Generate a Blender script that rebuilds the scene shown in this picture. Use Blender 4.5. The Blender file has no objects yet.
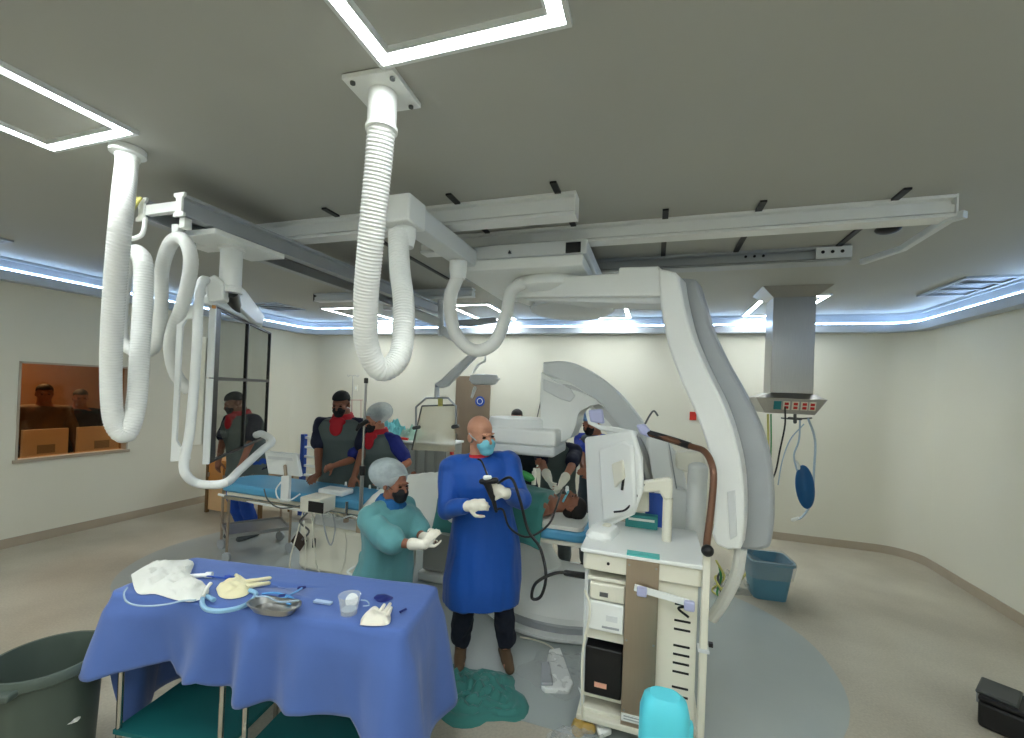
import bpy, bmesh, math, random
from mathutils import Vector, Matrix, Euler, Quaternion, noise
random.seed(7)
S = bpy.context.scene
COL = S.collection
PI = math.pi

# ------------------------------------------------------------ camera, world, exposure
FOC, YAW, PITCH, ROLL, PCY, CAMH = 436.0, -.318, -.007, .0397, 388.0, 1.85
def _rot():
    cy, sy, cp, sp, cr, sr = math.cos(YAW), math.sin(YAW), math.cos(PITCH), math.sin(PITCH), math.cos(ROLL), math.sin(ROLL)
    Ry = Matrix(((cy,0,-sy),(0,1,0),(sy,0,cy))); Rx = Matrix(((1,0,0),(0,cp,-sp),(0,sp,cp))); Rz = Matrix(((cr,-sr,0),(sr,cr,0),(0,0,1)))
    return Rz @ Rx @ Ry
RM = _rot()
def w3(v): return Vector((v[0], v[2], -v[1]))          # (right, down, forward) -> world
cam_d = bpy.data.cameras.new('camera'); cam = bpy.data.objects.new('camera', cam_d); COL.objects.link(cam)
cx_, cu_, cf_ = w3(RM[0]), -w3(RM[1]), w3(RM[2])
mw = Matrix.Identity(4)
for i in range(3): mw[i][0] = cx_[i]; mw[i][1] = cu_[i]; mw[i][2] = -cf_[i]
mw[2][3] = CAMH
cam.matrix_world = mw
cam_d.sensor_width = 36; cam_d.lens = FOC/1024*36; cam_d.shift_y = (PCY-369)/1024; cam_d.clip_start = .05
S.camera = cam
world = bpy.data.worlds.new('world'); S.world = world; world.use_nodes = True
world.node_tree.nodes['Background'].inputs[0].default_value = (.6,.65,.7,1)
world.node_tree.nodes['Background'].inputs[1].default_value = .3
vs = S.view_settings
vs.view_transform = 'Standard'; vs.look = 'None'; vs.gamma = 1; vs.use_curve_mapping = False
vs.exposure = 0.55
LED = 36.0       # emission of the ceiling light frames
COVE = 20.0      # emission of the cove strip

C0 = Vector((0,0,CAMH)); RI = RM.inverted()
def ray(px, py): return w3(RI @ Vector(((px-512)/FOC, (py-PCY)/FOC, 1)))
def at(px, py, X=None, Y=None, Z=None, plane=None):     # a pixel seen at a given wall, depth or height
    d = ray(px, py)
    if plane is not None: t = (plane[0]-C0).dot(plane[1])/d.dot(plane[1])
    elif X is not None: t = X/d.x
    elif Y is not None: t = Y/d.y
    else: t = (Z-CAMH)/d.z
    return C0 + d*t

# ------------------------------------------------------------ materials
def lin(c):
    r = []
    for v in c[:3]:
        v /= 255.0; r.append(v/12.92 if v <= .04045 else ((v+.055)/1.055)**2.4)
    return (r[0], r[1], r[2], 1)
MATS = {}
def mat(name, c, rough=.5, metal=0, var=.06, scale=8, bump=0, bscale=40, alpha=1, trans=0, ior=1.45, emit=0, sheen=0, stretch=None, coat=0):
    if name in MATS: return MATS[name]
    m = bpy.data.materials.new(name); m.use_nodes = True; nt = m.node_tree; b = nt.nodes['Principled BSDF']
    col = lin(c)
    tc = nt.nodes.new('ShaderNodeTexCoord'); src = tc.outputs['Object']
    if stretch:
        mp = nt.nodes.new('ShaderNodeMapping'); mp.inputs['Scale'].default_value = stretch
        nt.links.new(src, mp.inputs[0]); src = mp.outputs[0]
    n = nt.nodes.new('ShaderNodeTexNoise'); n.inputs['Scale'].default_value = scale; n.inputs['Detail'].default_value = 4
    nt.links.new(src, n.inputs['Vector'])
    r = nt.nodes.new('ShaderNodeMixRGB'); 
    r.inputs[1].default_value = tuple(max(0,v*(1-var)) for v in col[:3])+(1,); r.inputs[2].default_value = tuple(min(1,v*(1+var)) for v in col[:3])+(1,)
    nt.links.new(n.outputs['Fac'], r.inputs[0]); nt.links.new(r.outputs[0], b.inputs['Base Color'])
    b.inputs['Roughness'].default_value = rough; b.inputs['Metallic'].default_value = metal
    b.inputs['Alpha'].default_value = alpha; b.inputs['Transmission Weight'].default_value = trans; b.inputs['IOR'].default_value = ior
    b.inputs['Sheen Weight'].default_value = sheen; b.inputs['Coat Weight'].default_value = coat
    if emit:
        b.inputs['Emission Color'].default_value = col; b.inputs['Emission Strength'].default_value = emit
    if bump:
        n2 = nt.nodes.new('ShaderNodeTexNoise'); n2.inputs['Scale'].default_value = bscale; n2.inputs['Detail'].default_value = 5
        nt.links.new(src, n2.inputs['Vector'])
        bp = nt.nodes.new('ShaderNodeBump'); bp.inputs['Strength'].default_value = bump; bp.inputs['Distance'].default_value = .01
        nt.links.new(n2.outputs['Fac'], bp.inputs['Height']); nt.links.new(bp.outputs[0], b.inputs['Normal'])
    MATS[name] = m; return m

wallm = mat('wall_paint', (222,220,205), .7, bump=.05, var=.02, scale=2)
ceilm = mat('ceiling_paint', (180,181,174), .75, var=.02, scale=1.5)
cornm = mat('cornice_paint', (190,198,206), .6, var=.02)
basem = mat('baseboard_vinyl', (172,160,142), .5)
inlaym = mat('grey_vinyl', (166,174,172), .35, var=.05, scale=3)
white = mat('white_enamel', (240,243,240), .35, var=.015)
cream = mat('cream_plastic', (232,230,214), .4, var=.02)
lgrey = mat('light_grey_enamel', (222,226,226), .4, var=.02)
mgrey = mat('mid_grey_enamel', (168,173,177), .4, var=.03)
dgrey = mat('dark_grey_metal', (92,95,95), .4, .3)
rail_m = mat('anodised_aluminium', (238,240,238), .38, .1, var=.03)
black = mat('black_plastic', (20,20,22), .4)
blackr = mat('black_rubber', (16,16,17), .35, coat=.3)
steel = mat('brushed_steel', (172,172,170), .3, 1, var=.1, scale=6, stretch=(30,30,1))
steel2 = mat('satin_steel_panel', (176,160,142), .38, .8, var=.06, scale=5, stretch=(20,20,1))
chrome = mat('chrome', (190,188,180), .2, 1)
hosem = mat('white_hose_plastic', (232,234,230), .4, var=.01)
ledm = mat('led_diffuser', (244,250,250), emit=LED)
covem = mat('cove_led', (178,212,255), emit=COVE)
amber = mat('amber_glass', (190,120,60), .03, trans=1, var=.0)
wood = mat('orange_wood', (206,140,72), .45, var=.15, scale=4, stretch=(1,1,.1))
peach = mat('peach_laminate', (226,186,140), .4)
doorm = mat('brown_laminate', (128,112,94), .5, var=.06, scale=3, stretch=(6,6,.5))
blue_drape = mat('blue_drape', (76,106,174), .75, var=.08, scale=5, sheen=.2, bump=.12, bscale=25)
dblue_drape = mat('dark_blue_drape', (34,44,110), .8, var=.08)
teal = mat('teal_cloth', (52,120,114), .8, var=.12, scale=6, sheen=.2, bump=.15, bscale=25)
tealg = mat('teal_gown', (92,152,154), .8, var=.06, scale=6, sheen=.2, bump=.15, bscale=18)
teals = mat('teal_shelf_cover', (16,104,106), .7)
gownb = mat('royal_blue_gown', (8,78,168), .6, var=.08, scale=6, sheen=.15, bump=.15, bscale=14)
jean = mat('dark_jeans', (24,30,46), .85, var=.2, scale=30)
brown = mat('brown_leather', (92,72,52), .6)
skin = mat('skin', (176,118,92), .55, var=.06, scale=12)
skin_d = mat('brown_skin', (140,92,70), .55, var=.06, scale=12)
skin_l = mat('fair_skin', (192,140,114), .5, var=.08, scale=10)
latex = mat('white_latex', (232,228,212), .5, var=.03, bump=.2, bscale=60)
maskb = mat('light_blue_mask', (120,196,214), .7, var=.05)
maskk = mat('black_mask', (22,23,26), .75)
capk = mat('black_cap', (24,28,30), .8)
leadg = mat('grey_lead_apron', (84,96,94), .75, var=.08, scale=5, bump=.1, bscale=20)
redc = mat('red_thyroid_collar', (176,16,34), .65, var=.06)
navy = mat('navy_scrub', (22,28,52), .8, var=.1)
rblue = mat('bright_blue_scrub', (26,72,160), .75, var=.08)
greyt = mat('grey_trousers', (96,104,106), .8)
hairk = mat('black_hair', (22,17,15), .6, var=.3, scale=60)
matt = mat('sky_blue_mattress', (84,160,200), .45, var=.04, coat=.1)
wsheet = mat('white_sheet', (226,228,220), .8, var=.03, bump=.25, bscale=12)
gsheet = mat('green_cloth', (168,206,190), .8, bump=.25, bscale=12)
binm = mat('olive_grey_plastic', (76,88,80), .5, var=.06)
bucketm = mat('blue_bucket_plastic', (84,134,158), .4)
clear = mat('clear_plastic', (235,242,245), .08, alpha=.22, var=.0)
film = mat('plastic_film', (228,232,230), .12, alpha=.2, var=.1, bump=.5, bscale=25)
cleart = mat('clear_tubing', (190,215,235), .15, alpha=.6)
cyanp = mat('cyan_plastic', (96,222,240), .4, var=.03)
redp = mat('red_plastic', (196,44,36), .4)
tealp = mat('teal_plastic', (40,130,140), .4)
lilac = mat('lilac_clamp', (186,190,226), .35)
yell = mat('yellow_hose', (206,200,110), .4)
greenw = mat('green_cable', (60,150,80), .5)
bluep = mat('blue_plastic', (40,80,170), .4)
pink = mat('pink_folder', (190,120,140), .6)
bcard = mat('dark_photo_card', (46,34,30), .3, var=.6, scale=18)
brownt = mat('brown_tube', (112,78,58), .3, .3)
caseg = mat('charcoal_plastic', (62,66,66), .45)

def bouffant_mat():
    m = mat('translucent_cap', (214,228,230), .7, alpha=.5, var=.25, scale=30, bump=.6, bscale=40); return m
bouf = bouffant_mat()
def tinted():
    m = bpy.data.materials.new('tinted_glass'); m.use_nodes = True; nt = m.node_tree
    for n in list(nt.nodes): nt.nodes.remove(n)
    o = nt.nodes.new('ShaderNodeOutputMaterial'); t = nt.nodes.new('ShaderNodeBsdfTransparent'); g = nt.nodes.new('ShaderNodeBsdfGlossy'); mx = nt.nodes.new('ShaderNodeMixShader'); fr = None
    ns = nt.nodes.new('ShaderNodeTexNoise'); ns.inputs['Scale'].default_value = 2; cr = nt.nodes.new('ShaderNodeMixRGB')
    cr.inputs[1].default_value = (.68,.69,.68,1); cr.inputs[2].default_value = (.72,.73,.72,1); nt.links.new(ns.outputs[0], cr.inputs[0]); nt.links.new(cr.outputs[0], t.inputs[0])
    g.inputs['Roughness'].default_value = .05
    mx.inputs[0].default_value = .035; nt.links.new(t.outputs[0], mx.inputs[1]); nt.links.new(g.outputs[0], mx.inputs[2]); nt.links.new(mx.outputs[0], o.inputs[0]); return m
tint = tinted()
def amber_glass():
    m = tinted(); m.name = 'amber_window_glass'
    c = [n for n in m.node_tree.nodes if n.type == 'MIX_RGB'][0]; c.inputs[1].default_value = (.82,.62,.42,1); c.inputs[2].default_value = (.86,.66,.46,1); return m
ambg = amber_glass()
def floor_mat():
    m = bpy.data.materials.new('terrazzo_vinyl'); m.use_nodes = True; nt = m.node_tree; b = nt.nodes['Principled BSDF']
    tc = nt.nodes.new('ShaderNodeTexCoord')
    n1 = nt.nodes.new('ShaderNodeTexNoise'); n1.inputs['Scale'].default_value = 1.3; n1.inputs['Detail'].default_value = 6
    n2 = nt.nodes.new('ShaderNodeTexNoise'); n2.inputs['Scale'].default_value = 70; n2.inputs['Detail'].default_value = 2
    nt.links.new(tc.outputs['Object'], n1.inputs[0]); nt.links.new(tc.outputs['Object'], n2.inputs[0])
    a = nt.nodes.new('ShaderNodeMixRGB'); a.inputs[1].default_value = lin((182,174,156)); a.inputs[2].default_value = lin((208,202,184))
    r = nt.nodes.new('ShaderNodeValToRGB'); r.color_ramp.elements[0].position = .35; r.color_ramp.elements[1].position = .68
    nt.links.new(n1.outputs[0], r.inputs[0]); nt.links.new(r.outputs[0], a.inputs[0])
    c = nt.nodes.new('ShaderNodeMixRGB'); c.blend_type = 'MULTIPLY'; c.inputs[0].default_value = .35
    nt.links.new(a.outputs[0], c.inputs[1]); nt.links.new(n2.outputs['Fac'], c.inputs[2]); 
    nt.links.new(c.outputs[0], b.inputs['Base Color']); b.inputs['Roughness'].default_value = .42
    return m
floorm = floor_mat()

# ------------------------------------------------------------ object helpers
WL = {}                                                  # world position of every parent
def link(o): COL.objects.link(o); return o
def props(o, label=None, cat=None, group=None, kind=None):
    if label: o['label'] = label
    if cat: o['category'] = cat
    if group: o['group'] = group
    if kind: o['kind'] = kind
    return o
def thing(name, label, cat, loc, group=None):
    o = link(bpy.data.objects.new(name, None)); o.empty_display_size = .1; o.location = loc; WL[o.name] = Vector(loc)
    return props(o, label, cat, group)
def frame_dir(d):
    d = Vector(d).normalized(); q = d.to_track_quat('Z', 'Y'); return q.to_matrix().to_4x4()
class MB:
    def __init__(s, M=None): s.bm = bmesh.new(); s.M = M or Matrix.Identity(4)
    def _add(s, verts, faces):
        vs_ = [s.bm.verts.new(s.M @ Vector(v)) for v in verts]
        for f in faces:
            try: s.bm.faces.new([vs_[i] for i in f])
            except ValueError: pass
        return vs_
    def box(s, c, d, rz=0, R=None, taper=1):
        c = Vector(c); h = [x/2 for x in d]; R = R or Matrix.Rotation(rz, 3, 'Z')
        v = []
        for z in (-1,1):
            k = taper if z > 0 else 1
            for x, y in ((-1,-1),(1,-1),(1,1),(-1,1)): v.append(c + R @ Vector((x*h[0]*k, y*h[1]*k, z*h[2])))
        s._add(v, [(0,3,2,1),(4,5,6,7),(0,1,5,4),(1,2,6,5),(2,3,7,6),(3,0,4,7)]); return s
    def bx(s, x0, x1, y0, y1, z0, z1): return s.box(((x0+x1)/2,(y0+y1)/2,(z0+z1)/2), (x1-x0,y1-y0,z1-z0))
    def prism(s, pts, vec):                              # polygon pts extruded by vec
        n = len(pts); vec = Vector(vec); v = [Vector(p) for p in pts]+[Vector(p)+vec for p in pts]
        s._add(v, [tuple(range(n-1,-1,-1)), tuple(range(n,2*n))]+[(i,(i+1)%n,n+(i+1)%n,n+i) for i in range(n)]); return s
    def loft(s, rings, cap=True):                        # list of equally long vertex rings
        n = len(rings[0]); v = [p for r in rings for p in r]; f = []
        for k in range(len(rings)-1):
            for i in range(n): f.append((k*n+i, k*n+(i+1)%n, (k+1)*n+(i+1)%n, (k+1)*n+i))
        if cap: f.append(tuple(range(n-1,-1,-1))); f.append(tuple(range((len(rings)-1)*n, len(rings)*n)))
        s._add(v, f); return s
    def lathe(s, prof, c=(0,0,0), n=24, R=None, sx=1, sy=1, cap=True):   # prof = [(r,z)...]
        c = Vector(c); R = R or Matrix.Identity(3)
        rings = [[c + R @ Vector((r*sx*math.cos(2*PI*i/n), r*sy*math.sin(2*PI*i/n), z)) for i in range(n)] for r, z in prof]
        return s.loft(rings, cap)
    def cyl(s, a, b, r0, r1=None, n=16):
        a, b = Vector(a), Vector(b); r1 = r0 if r1 is None else r1
        q = (b-a).to_track_quat('Z','Y').to_matrix(); L = (b-a).length
        return s.lathe([(r0,0),(r1,L)], a, n, q)
    def caps(s, a, b, r0, r1, n=12):                     # capsule that tapers
        a, b = Vector(a), Vector(b); d = b-a; L = d.length
        if L < 1e-6: return s.ell(a, (r0,)*3)
        q = d.to_track_quat('Z','Y').to_matrix(); p = []
        for k in range(1,5): t = -PI/2+k*PI/8; p.append((r0*math.cos(t), r0*math.sin(t)))
        for k in range(0,4): t = k*PI/8; p.append((r1*math.cos(t), L+r1*math.sin(t)))
        return s.lathe(p, a, n, q)
    def ell(s, c, r, R=None, n=16, m=10, zmin=-1, zmax=1):
        c = Vector(c); R = R or Matrix.Identity(3); rings = []
        t0, t1 = math.asin(max(-1,zmin))+ (1e-2 if zmin<=-1 else 0), math.asin(min(1,zmax))-(1e-2 if zmax>=1 else 0)
        for k in range(m+1):
            t = t0+(t1-t0)*k/m
            rings.append([c + R @ Vector((r[0]*math.cos(t)*math.cos(2*PI*i/n), r[1]*math.cos(t)*math.sin(2*PI*i/n), r[2]*math.sin(t))) for i in range(n)])
        return s.loft(rings)
    def tube(s, pts, r, n=10, sub=6, smooth=True, rr=None, closed=False):
        P = spline(pts, sub) if smooth else [Vector(p) for p in pts]
        m = len(P); rings = []; up = None
        for i, p in enumerate(P):
            t = (P[min(i+1,m-1)]-P[max(i-1,0)]).normalized()
            if up is None: up = t.orthogonal().normalized()
            up = (up - t*up.dot(t)); up = up.normalized() if up.length > 1e-6 else t.orthogonal().normalized()
            sd = t.cross(up); q = r if rr is None else rr(i/(m-1), i)
            rings.append([p + (up*math.cos(2*PI*k/n) + sd*math.sin(2*PI*k/n))*q for k in range(n)])
        return s.loft(rings)
    def build(s, name, m, parent=None, smooth=True, bevel=0, label=None, seg=2, angle=35):
        bm = s.bm; bmesh.ops.recalc_face_normals(bm, faces=bm.faces[:])
        off = WL.get(parent.name, Vector()) if parent else Vector()
        me = bpy.data.meshes.new(name)
        if parent is None:
            bb = [v.co for v in bm.verts]; off = Vector(((min(c.x for c in bb)+max(c.x for c in bb))/2, (min(c.y for c in bb)+max(c.y for c in bb))/2, min(c.z for c in bb)))
        for v in bm.verts: v.co -= off
        bm.to_mesh(me); bm.free(); me.materials.append(m)
        o = link(bpy.data.objects.new(name, me))
        if smooth:
            me.shade_smooth()
            try: me.set_sharp_from_angle(angle=math.radians(angle))
            except Exception: pass
        if bevel:
            b = o.modifiers.new('bevel', 'BEVEL'); b.width = bevel; b.segments = seg; b.limit_method = 'ANGLE'; b.angle_limit = math.radians(40)
        if parent: o.parent = parent; WL[o.name] = off
        else: o.location = off; WL[o.name] = off
        if label: o['label'] = label
        return o
def spline(pts, sub=6):
    P = [Vector(p) for p in pts]
    if len(P) < 3: return P
    P = [P[0]*2-P[1]] + P + [P[-1]*2-P[-2]]; out = []
    for i in range(1, len(P)-2):
        for k in range(sub):
            t = k/sub; a, b, c, d = P[i-1], P[i], P[i+1], P[i+2]
            out.append(.5*((2*b)+(c-a)*t+(2*a-5*b+4*c-d)*t*t+(3*b-a-3*c+d)*t**3))
    out.append(P[-2]); return out
def struct(mb, name, m, **k): return props(mb.build(name, m, **k), kind='structure')
def single(mb, name, m, label, cat, group=None, **k):
    o = mb.build(name, m, **k); return props(o, label, cat, group)
def remesh(o, vox, it=4, fac=.5, disp=None):             # one continuous organic surface from overlapping volumes
    r = o.modifiers.new('r', 'REMESH'); r.mode = 'VOXEL'; r.voxel_size = vox
    if it: sm = o.modifiers.new('s', 'SMOOTH'); sm.iterations = it; sm.factor = fac
    dg = bpy.context.evaluated_depsgraph_get(); me = bpy.data.meshes.new_from_object(o.evaluated_get(dg))
    ms = o.data.materials[0]; o.modifiers.clear(); o.data = me; me.name = o.name
    me.materials.clear(); me.materials.append(ms)
    if disp:
        me.update(); ns = [v.normal.copy() for v in me.vertices]
        for v, nn in zip(me.vertices, ns): v.co += nn*disp(v.co)
    me.shade_smooth(); return o
def folds(amp, freq, zf=2.0, seed=0):                    # cloth folds that run mostly down
    def f(co): return amp*noise.noise(Vector((co.x*freq+seed, co.y*freq, co.z*zf)))+amp*.5*noise.noise(Vector((co.x*freq*2.3, co.y*freq*2.3+seed, co.z*zf*2)))
    return f
def text(s_, loc, size, m, parent, R, name='lettering', ext=.001):
    cu = bpy.data.curves.new(name, 'FONT'); cu.body = s_; cu.size = size; cu.extrude = ext; cu.align_x = 'CENTER'; cu.align_y = 'CENTER'
    t = bpy.data.objects.new(name, cu); link(t); dg = bpy.context.evaluated_depsgraph_get(); me = bpy.data.meshes.new_from_object(t.evaluated_get(dg)); bpy.data.objects.remove(t)
    for v in me.vertices: v.co = R @ v.co + (Vector(loc)-WL.get(parent.name, Vector()))
    me.materials.clear(); me.materials.append(m); o = link(bpy.data.objects.new(name, me)); o.parent = parent; return o

# ------------------------------------------------------------ the room
XL, XR, YB, YF, HC, HW = -6.38, 3.08, 6.72, -2.6, 3.0, 2.77
def arc(cx, cy, r, a0, a1, n=8): return [(cx+r*math.cos(math.radians(a0+(a1-a0)*k/n)), cy+r*math.sin(math.radians(a0+(a1-a0)*k/n))) for k in range(n+1)]
RC = .38
CR = arc(XR-RC, YB-RC, RC, 0, 90); CLc = arc(XL+RC, YB-RC, RC, 90, 180)
struct(MB().bx(XL-3, XR+.3, YF-.3, YB+.3, -.1, 0), 'floor', floorm)
struct(MB().bx(XL-.3, XR+.3, YF-.3, YB+.3, HC, HC+.1), 'ceiling', ceilm)
def ribbon(path, off0, off1, z0, z1):                    # strip that follows the wall, off = distance into the room
    def shift(p, i, o):
        a = Vector(path[max(i-1,0)]); b = Vector(path[min(i+1,len(path)-1)]); t = (b-a).normalized(); return (p[0]-t.y*o, p[1]+t.x*o)
    mb = MB(); rings = []
    for i, p in enumerate(path):
        a, b = shift(p,i,off0), shift(p,i,off1)
        rings.append([(a[0],a[1],z0),(b[0],b[1],z0),(b[0],b[1],z1),(a[0],a[1],z1)])
    mb.loft(rings); return mb
back = CR + CLc
right = [(XR, YF), (XR, YB-RC)]
left = [(XL, YB-RC), (XL, YF)]
struct(ribbon(back, -.15, 0, 0, HC), 'wall_back', wallm)
struct(ribbon(right, -.15, 0, 0, HC), 'wall_right', wallm)
struct(MB().bx(XL-.15, XR+.15, YF-.15, YF, 0, HC), 'wall_front', wallm)
# left wall with the control room window
wy0, wy1, wz0, wz1 = 2.74, 3.77, .915, 1.96
w = MB(); w.bx(XL-.15, XL, YF, wy0, 0, HC).bx(XL-.15, XL, wy1, YB-RC+.02, 0, HC).bx(XL-.15, XL, wy0, wy1, 0, wz0).bx(XL-.15, XL, wy0, wy1, wz1, HC)
struct(w, 'wall_left', wallm)
struct(ribbon(back, 0, .012, 0, .1), 'baseboard_back', basem); struct(ribbon(right, 0, .012, 0, .1), 'baseboard_right', basem); struct(ribbon(left, 0, .012, 0, .1), 'baseboard_left', basem)
for i, p in enumerate((back, right, left)):
    t = struct(ribbon(p, 0, .13, HW, 2.868), 'trim_%d' % (i+1), cornm)
    ribbon(p, 0, .10, 2.888, HC-.012).build('upper_band', cornm, t)
    ribbon(p, 0, .124, HC-.03, HC-.002).build('top_lip', cornm, t)
    ribbon(p, 0, .105, 2.868, 2.888).build('led_strip', covem, t, label='glowing cove light strip')
wf = struct(MB().bx(XL-.02, XL+.02, wy0-.02, wy1+.02, wz0-.035, wz0), 'window_1', basem)
f = MB(); f.bx(XL-.13, XL+.006, wy0-.0, wy0+.02, wz0, wz1).bx(XL-.13, XL+.006, wy1-.02, wy1, wz0, wz1).bx(XL-.13, XL+.006, wy0, wy1, wz1-.02, wz1); f.build('window_frame', basem, wf)
MB().bx(XL-.09, XL-.08, wy0, wy1, wz0, wz1).build('glass', ambg, wf, label='amber tinted glass')
# control room behind the window
cr = MB(); X0 = XL-2.7
cr.bx(X0-.1, X0, wy0-1.4, wy1+1.6, 0, 2.6).bx(X0, XL-.15, wy0-1.5, wy0-1.4, 0, 2.6).bx(X0, XL-.15, wy1+1.5, wy1+1.6, 0, 2.6).bx(X0, XL-.15, wy0-1.5, wy1+1.6, 2.6, 2.65)
struct(cr, 'wall_control_room', mat('control_room_wall', (150,118,88), .7))
# grey floor field
def rrect(x0,x1,y0,y1,r,n=14):
    out = []
    for cx, cy, a in ((x1-r,y1-r,0),(x0+r,y1-r,90),(x0+r,y0+r,180),(x1-r,y0+r,270)): out += arc(cx,cy,r,a,a+90,n)
    return out
struct(MB().prism([(x,y,.0005) for x,y in rrect(-5.0,1.24,2.38,4.8,1.15)], (0,0,.002)), 'floor_inlay', inlaym)

# door with a round blue sign
d = struct(MB().bx(-3.2,-2.58,YB-.03,YB+.03,0,2.07), 'door_1', doorm, bevel=.004)
MB().cyl((-2.75,YB-.03,1.66),(-2.75,YB-.036,1.66),.085,n=28).build('door_sign', bluep, d, label='round blue sign')
m = MB(); m.cyl((-2.75,YB-.036,1.66),(-2.75,YB-.0375,1.66),.052,n=24); m.build('sign_emblem', white, d)
m = MB(); m.cyl((-2.75,YB-.0375,1.66),(-2.75,YB-.039,1.66),.042,n=24); m.box((-2.745,YB-.038,1.672),(.03,.002,.03)); m.build('sign_centre', bluep, d)
MB().bx(-3.16,-3.14,YB-.06,YB-.03,.95,1.1).build('door_handle', steel, d)

# ceiling lights, vents
def light(x0, y0, label, x1=None, y1=None):
    x1 = x1 or x0+.62; y1 = y1 or y0+1.2; z = HC
    t = thing('ceiling_light', label, 'ceiling light', ((x0+x1)/2,(y0+y1)/2,HC-.02), 'LED frame lights in the ceiling')
    f = MB(); o = .016
    for a in ((x0-o,x1+o,y0-o,y0,),(x0-o,x1+o,y1,y1+o),(x0-o,x0,y0,y1),(x1,x1+o,y0,y1)): f.bx(*a, z-.02, z-.001)
    q = .045; p = .055
    for a in ((x0+q,x1-q,y0+q,y0+p),(x0+q,x1-q,y1-p,y1-q),(x0+q,x0+p,y0+p,y1-p),(x1-p,x1-q,y0+p,y1-p)): f.bx(*a, z-.02, z-.001)
    f.build('frame', lgrey, t)
    g = MB(); e = .045
    for a in ((x0,x1,y0,y0+e),(x0,x1,y1-e,y1),(x0,x0+e,y0+e,y1-e),(x1-e,x1,y0+e,y1-e)): g.bx(*a, z-.015, z-.002)
    g.build('diffuser', ledm, t, smooth=False, label='glowing white frame')
light(-2.96, .16, 'glowing rectangular light frame at the far left of the ceiling, beside the round hose collar', -2.36, 1.36)
light(-.955, .10, 'glowing rectangular light frame nearest the camera, above the square hose plate', -.30, 1.30)
light(-4.85, 5.35, 'distant glowing light frame seen left of the large ribbed hose')
light(-2.75, 5.35, 'distant glowing light frame seen through the loop of the shorter white hose')
light(-1.0, 5.35, 'distant glowing light frame below the long white boom')
light(1.08, 5.35, 'distant glowing light frame behind the top of the steel ceiling pendant')
light(1.1, .0, 'ceiling light frame over the near right of the room')
light(-4.9, .0, 'ceiling light frame over the near left corner of the room')
for x_, l_ in ((-3.0,'left'),(-.95,'middle'),(1.1,'right')): light(x_, -2.1, 'added fill light frame behind the camera, '+l_+' one of the rear row')  # out of view, added to light the surfaces that face the camera
def vent(x0, x1, y0, y1, label, n=3):
    t = thing('ceiling_vent', label, 'vent', ((x0+x1)/2,(y0+y1)/2,HC-.015), 'grilles in the ceiling')
    f = MB(); z0, z1, b = HC-.018, HC-.001, .035
    f.bx(x0,x1,y0,y0+b,z0,z1).bx(x0,x1,y1-b,y1,z0,z1).bx(x0,x0+b,y0+b,y1-b,z0,z1).bx(x1-b,x1,y0+b,y1-b,z0,z1); f.build('frame', mgrey, t)
    MB().bx(x0+b,x1-b,y0+b,y1-b,z1-.002,z1).build('backing', dgrey, t)
    for k in range(n):
        y = y0+(y1-y0)*(k+1)/(n+1); MB().box((( x0+x1)/2,y,HC-.012),(x1-x0-2*b,.03,.006),R=Matrix.Rotation(.3,3,'X')).build('slat', lgrey, t)
vent(2.52, 2.93, 4.8, 5.55, 'square ceiling grille near the right wall', 2)
vent(-5.95, -5.4, 1.75, 2.25, 'small ceiling grille at the left edge of the picture')
vx = at(275,306,Z=HC); vent(vx.x-.3, vx.x+.3, vx.y-.25, vx.y+.3, 'ceiling grille just above the four-pane dark screen')

# ------------------------------------------------------------ ceiling rails
def rail(x0, x1, y, zt, zb, label, w=.11, m=rail_m):
    t = thing('ceiling_rail', label, 'rail', ((x0+x1)/2, y, zt), 'aluminium ceiling rails')
    h = zt-zb
    b = MB(); b.prism([(x0,y+a*w,zt-c*h) for a,c in ((-.5,0),(-.5,.13),(-.15,.16),(-.15,.36),(-.40,.42),(-.40,.78),(-.15,.84),(-.5,.86),(-.5,1),(.5,1),(.5,.86),(.15,.84),(.40,.78),(.40,.42),(.15,.36),(.15,.16),(.5,.13),(.5,0))], (x1-x0,0,0))
    b.build('rail_profile', m, t)
    return t
HR = HC-.002
r1 = rail(-3.45, -.475, 2.485, HR, 2.862, 'nearer, shorter aluminium ceiling rail crossing above the grey beam')
r2 = rail(-1.75, 1.49, 2.99, HR, 2.878, 'long aluminium ceiling rail ending at upper right, in front of its twin')
r3 = rail(-1.75, 1.30, 3.78, HR, 2.885, 'far long grey ceiling rail with small end holes', w=.13, m=mgrey)
r4 = rail(-4.2, -2.0, 4.55, HR, 2.9, 'short far ceiling rail with black end cap above the dark screen', m=lgrey)
MB().bx(-4.215,-4.2,4.5,4.6,2.9,HR).build('end_cap', black, r4)
MB().bx(-.475,-.467,2.43,2.545,2.862,HR).build('end_cap', white, r1)
MB().bx(1.49,1.498,2.93,3.05,2.878,HR).build('end_cap', white, r2)
MB().bx(1.08,1.30,3.700,3.714,2.905,2.985).build('end_plate', lgrey, r3)
for k in range(3): MB().cyl((1.12+k*.06,3.70,2.95),(1.12+k*.06,3.697,2.95),.012,n=10).build('bolt_hole', black, r3)
for k in range(3): MB().cyl((.62+k*.06,3.72,2.95),(.62+k*.06,3.712,2.95),.010,n=10).build('bolt_hole', black, r3)
m = MB(); P = [at(949,219,Z=2.88), at(905,247,Z=2.88), at(862,262,Z=2.9)]
m.tube([P[0]+Vector((.04,-.06,0)), P[0], at(903,248,Z=2.89), P[2]], .028, n=4, smooth=False)
single(m, 'rail_end_bar', lgrey, 'angled grey bar joining the right ends of the two long rails', 'bar', bevel=.004)
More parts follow.
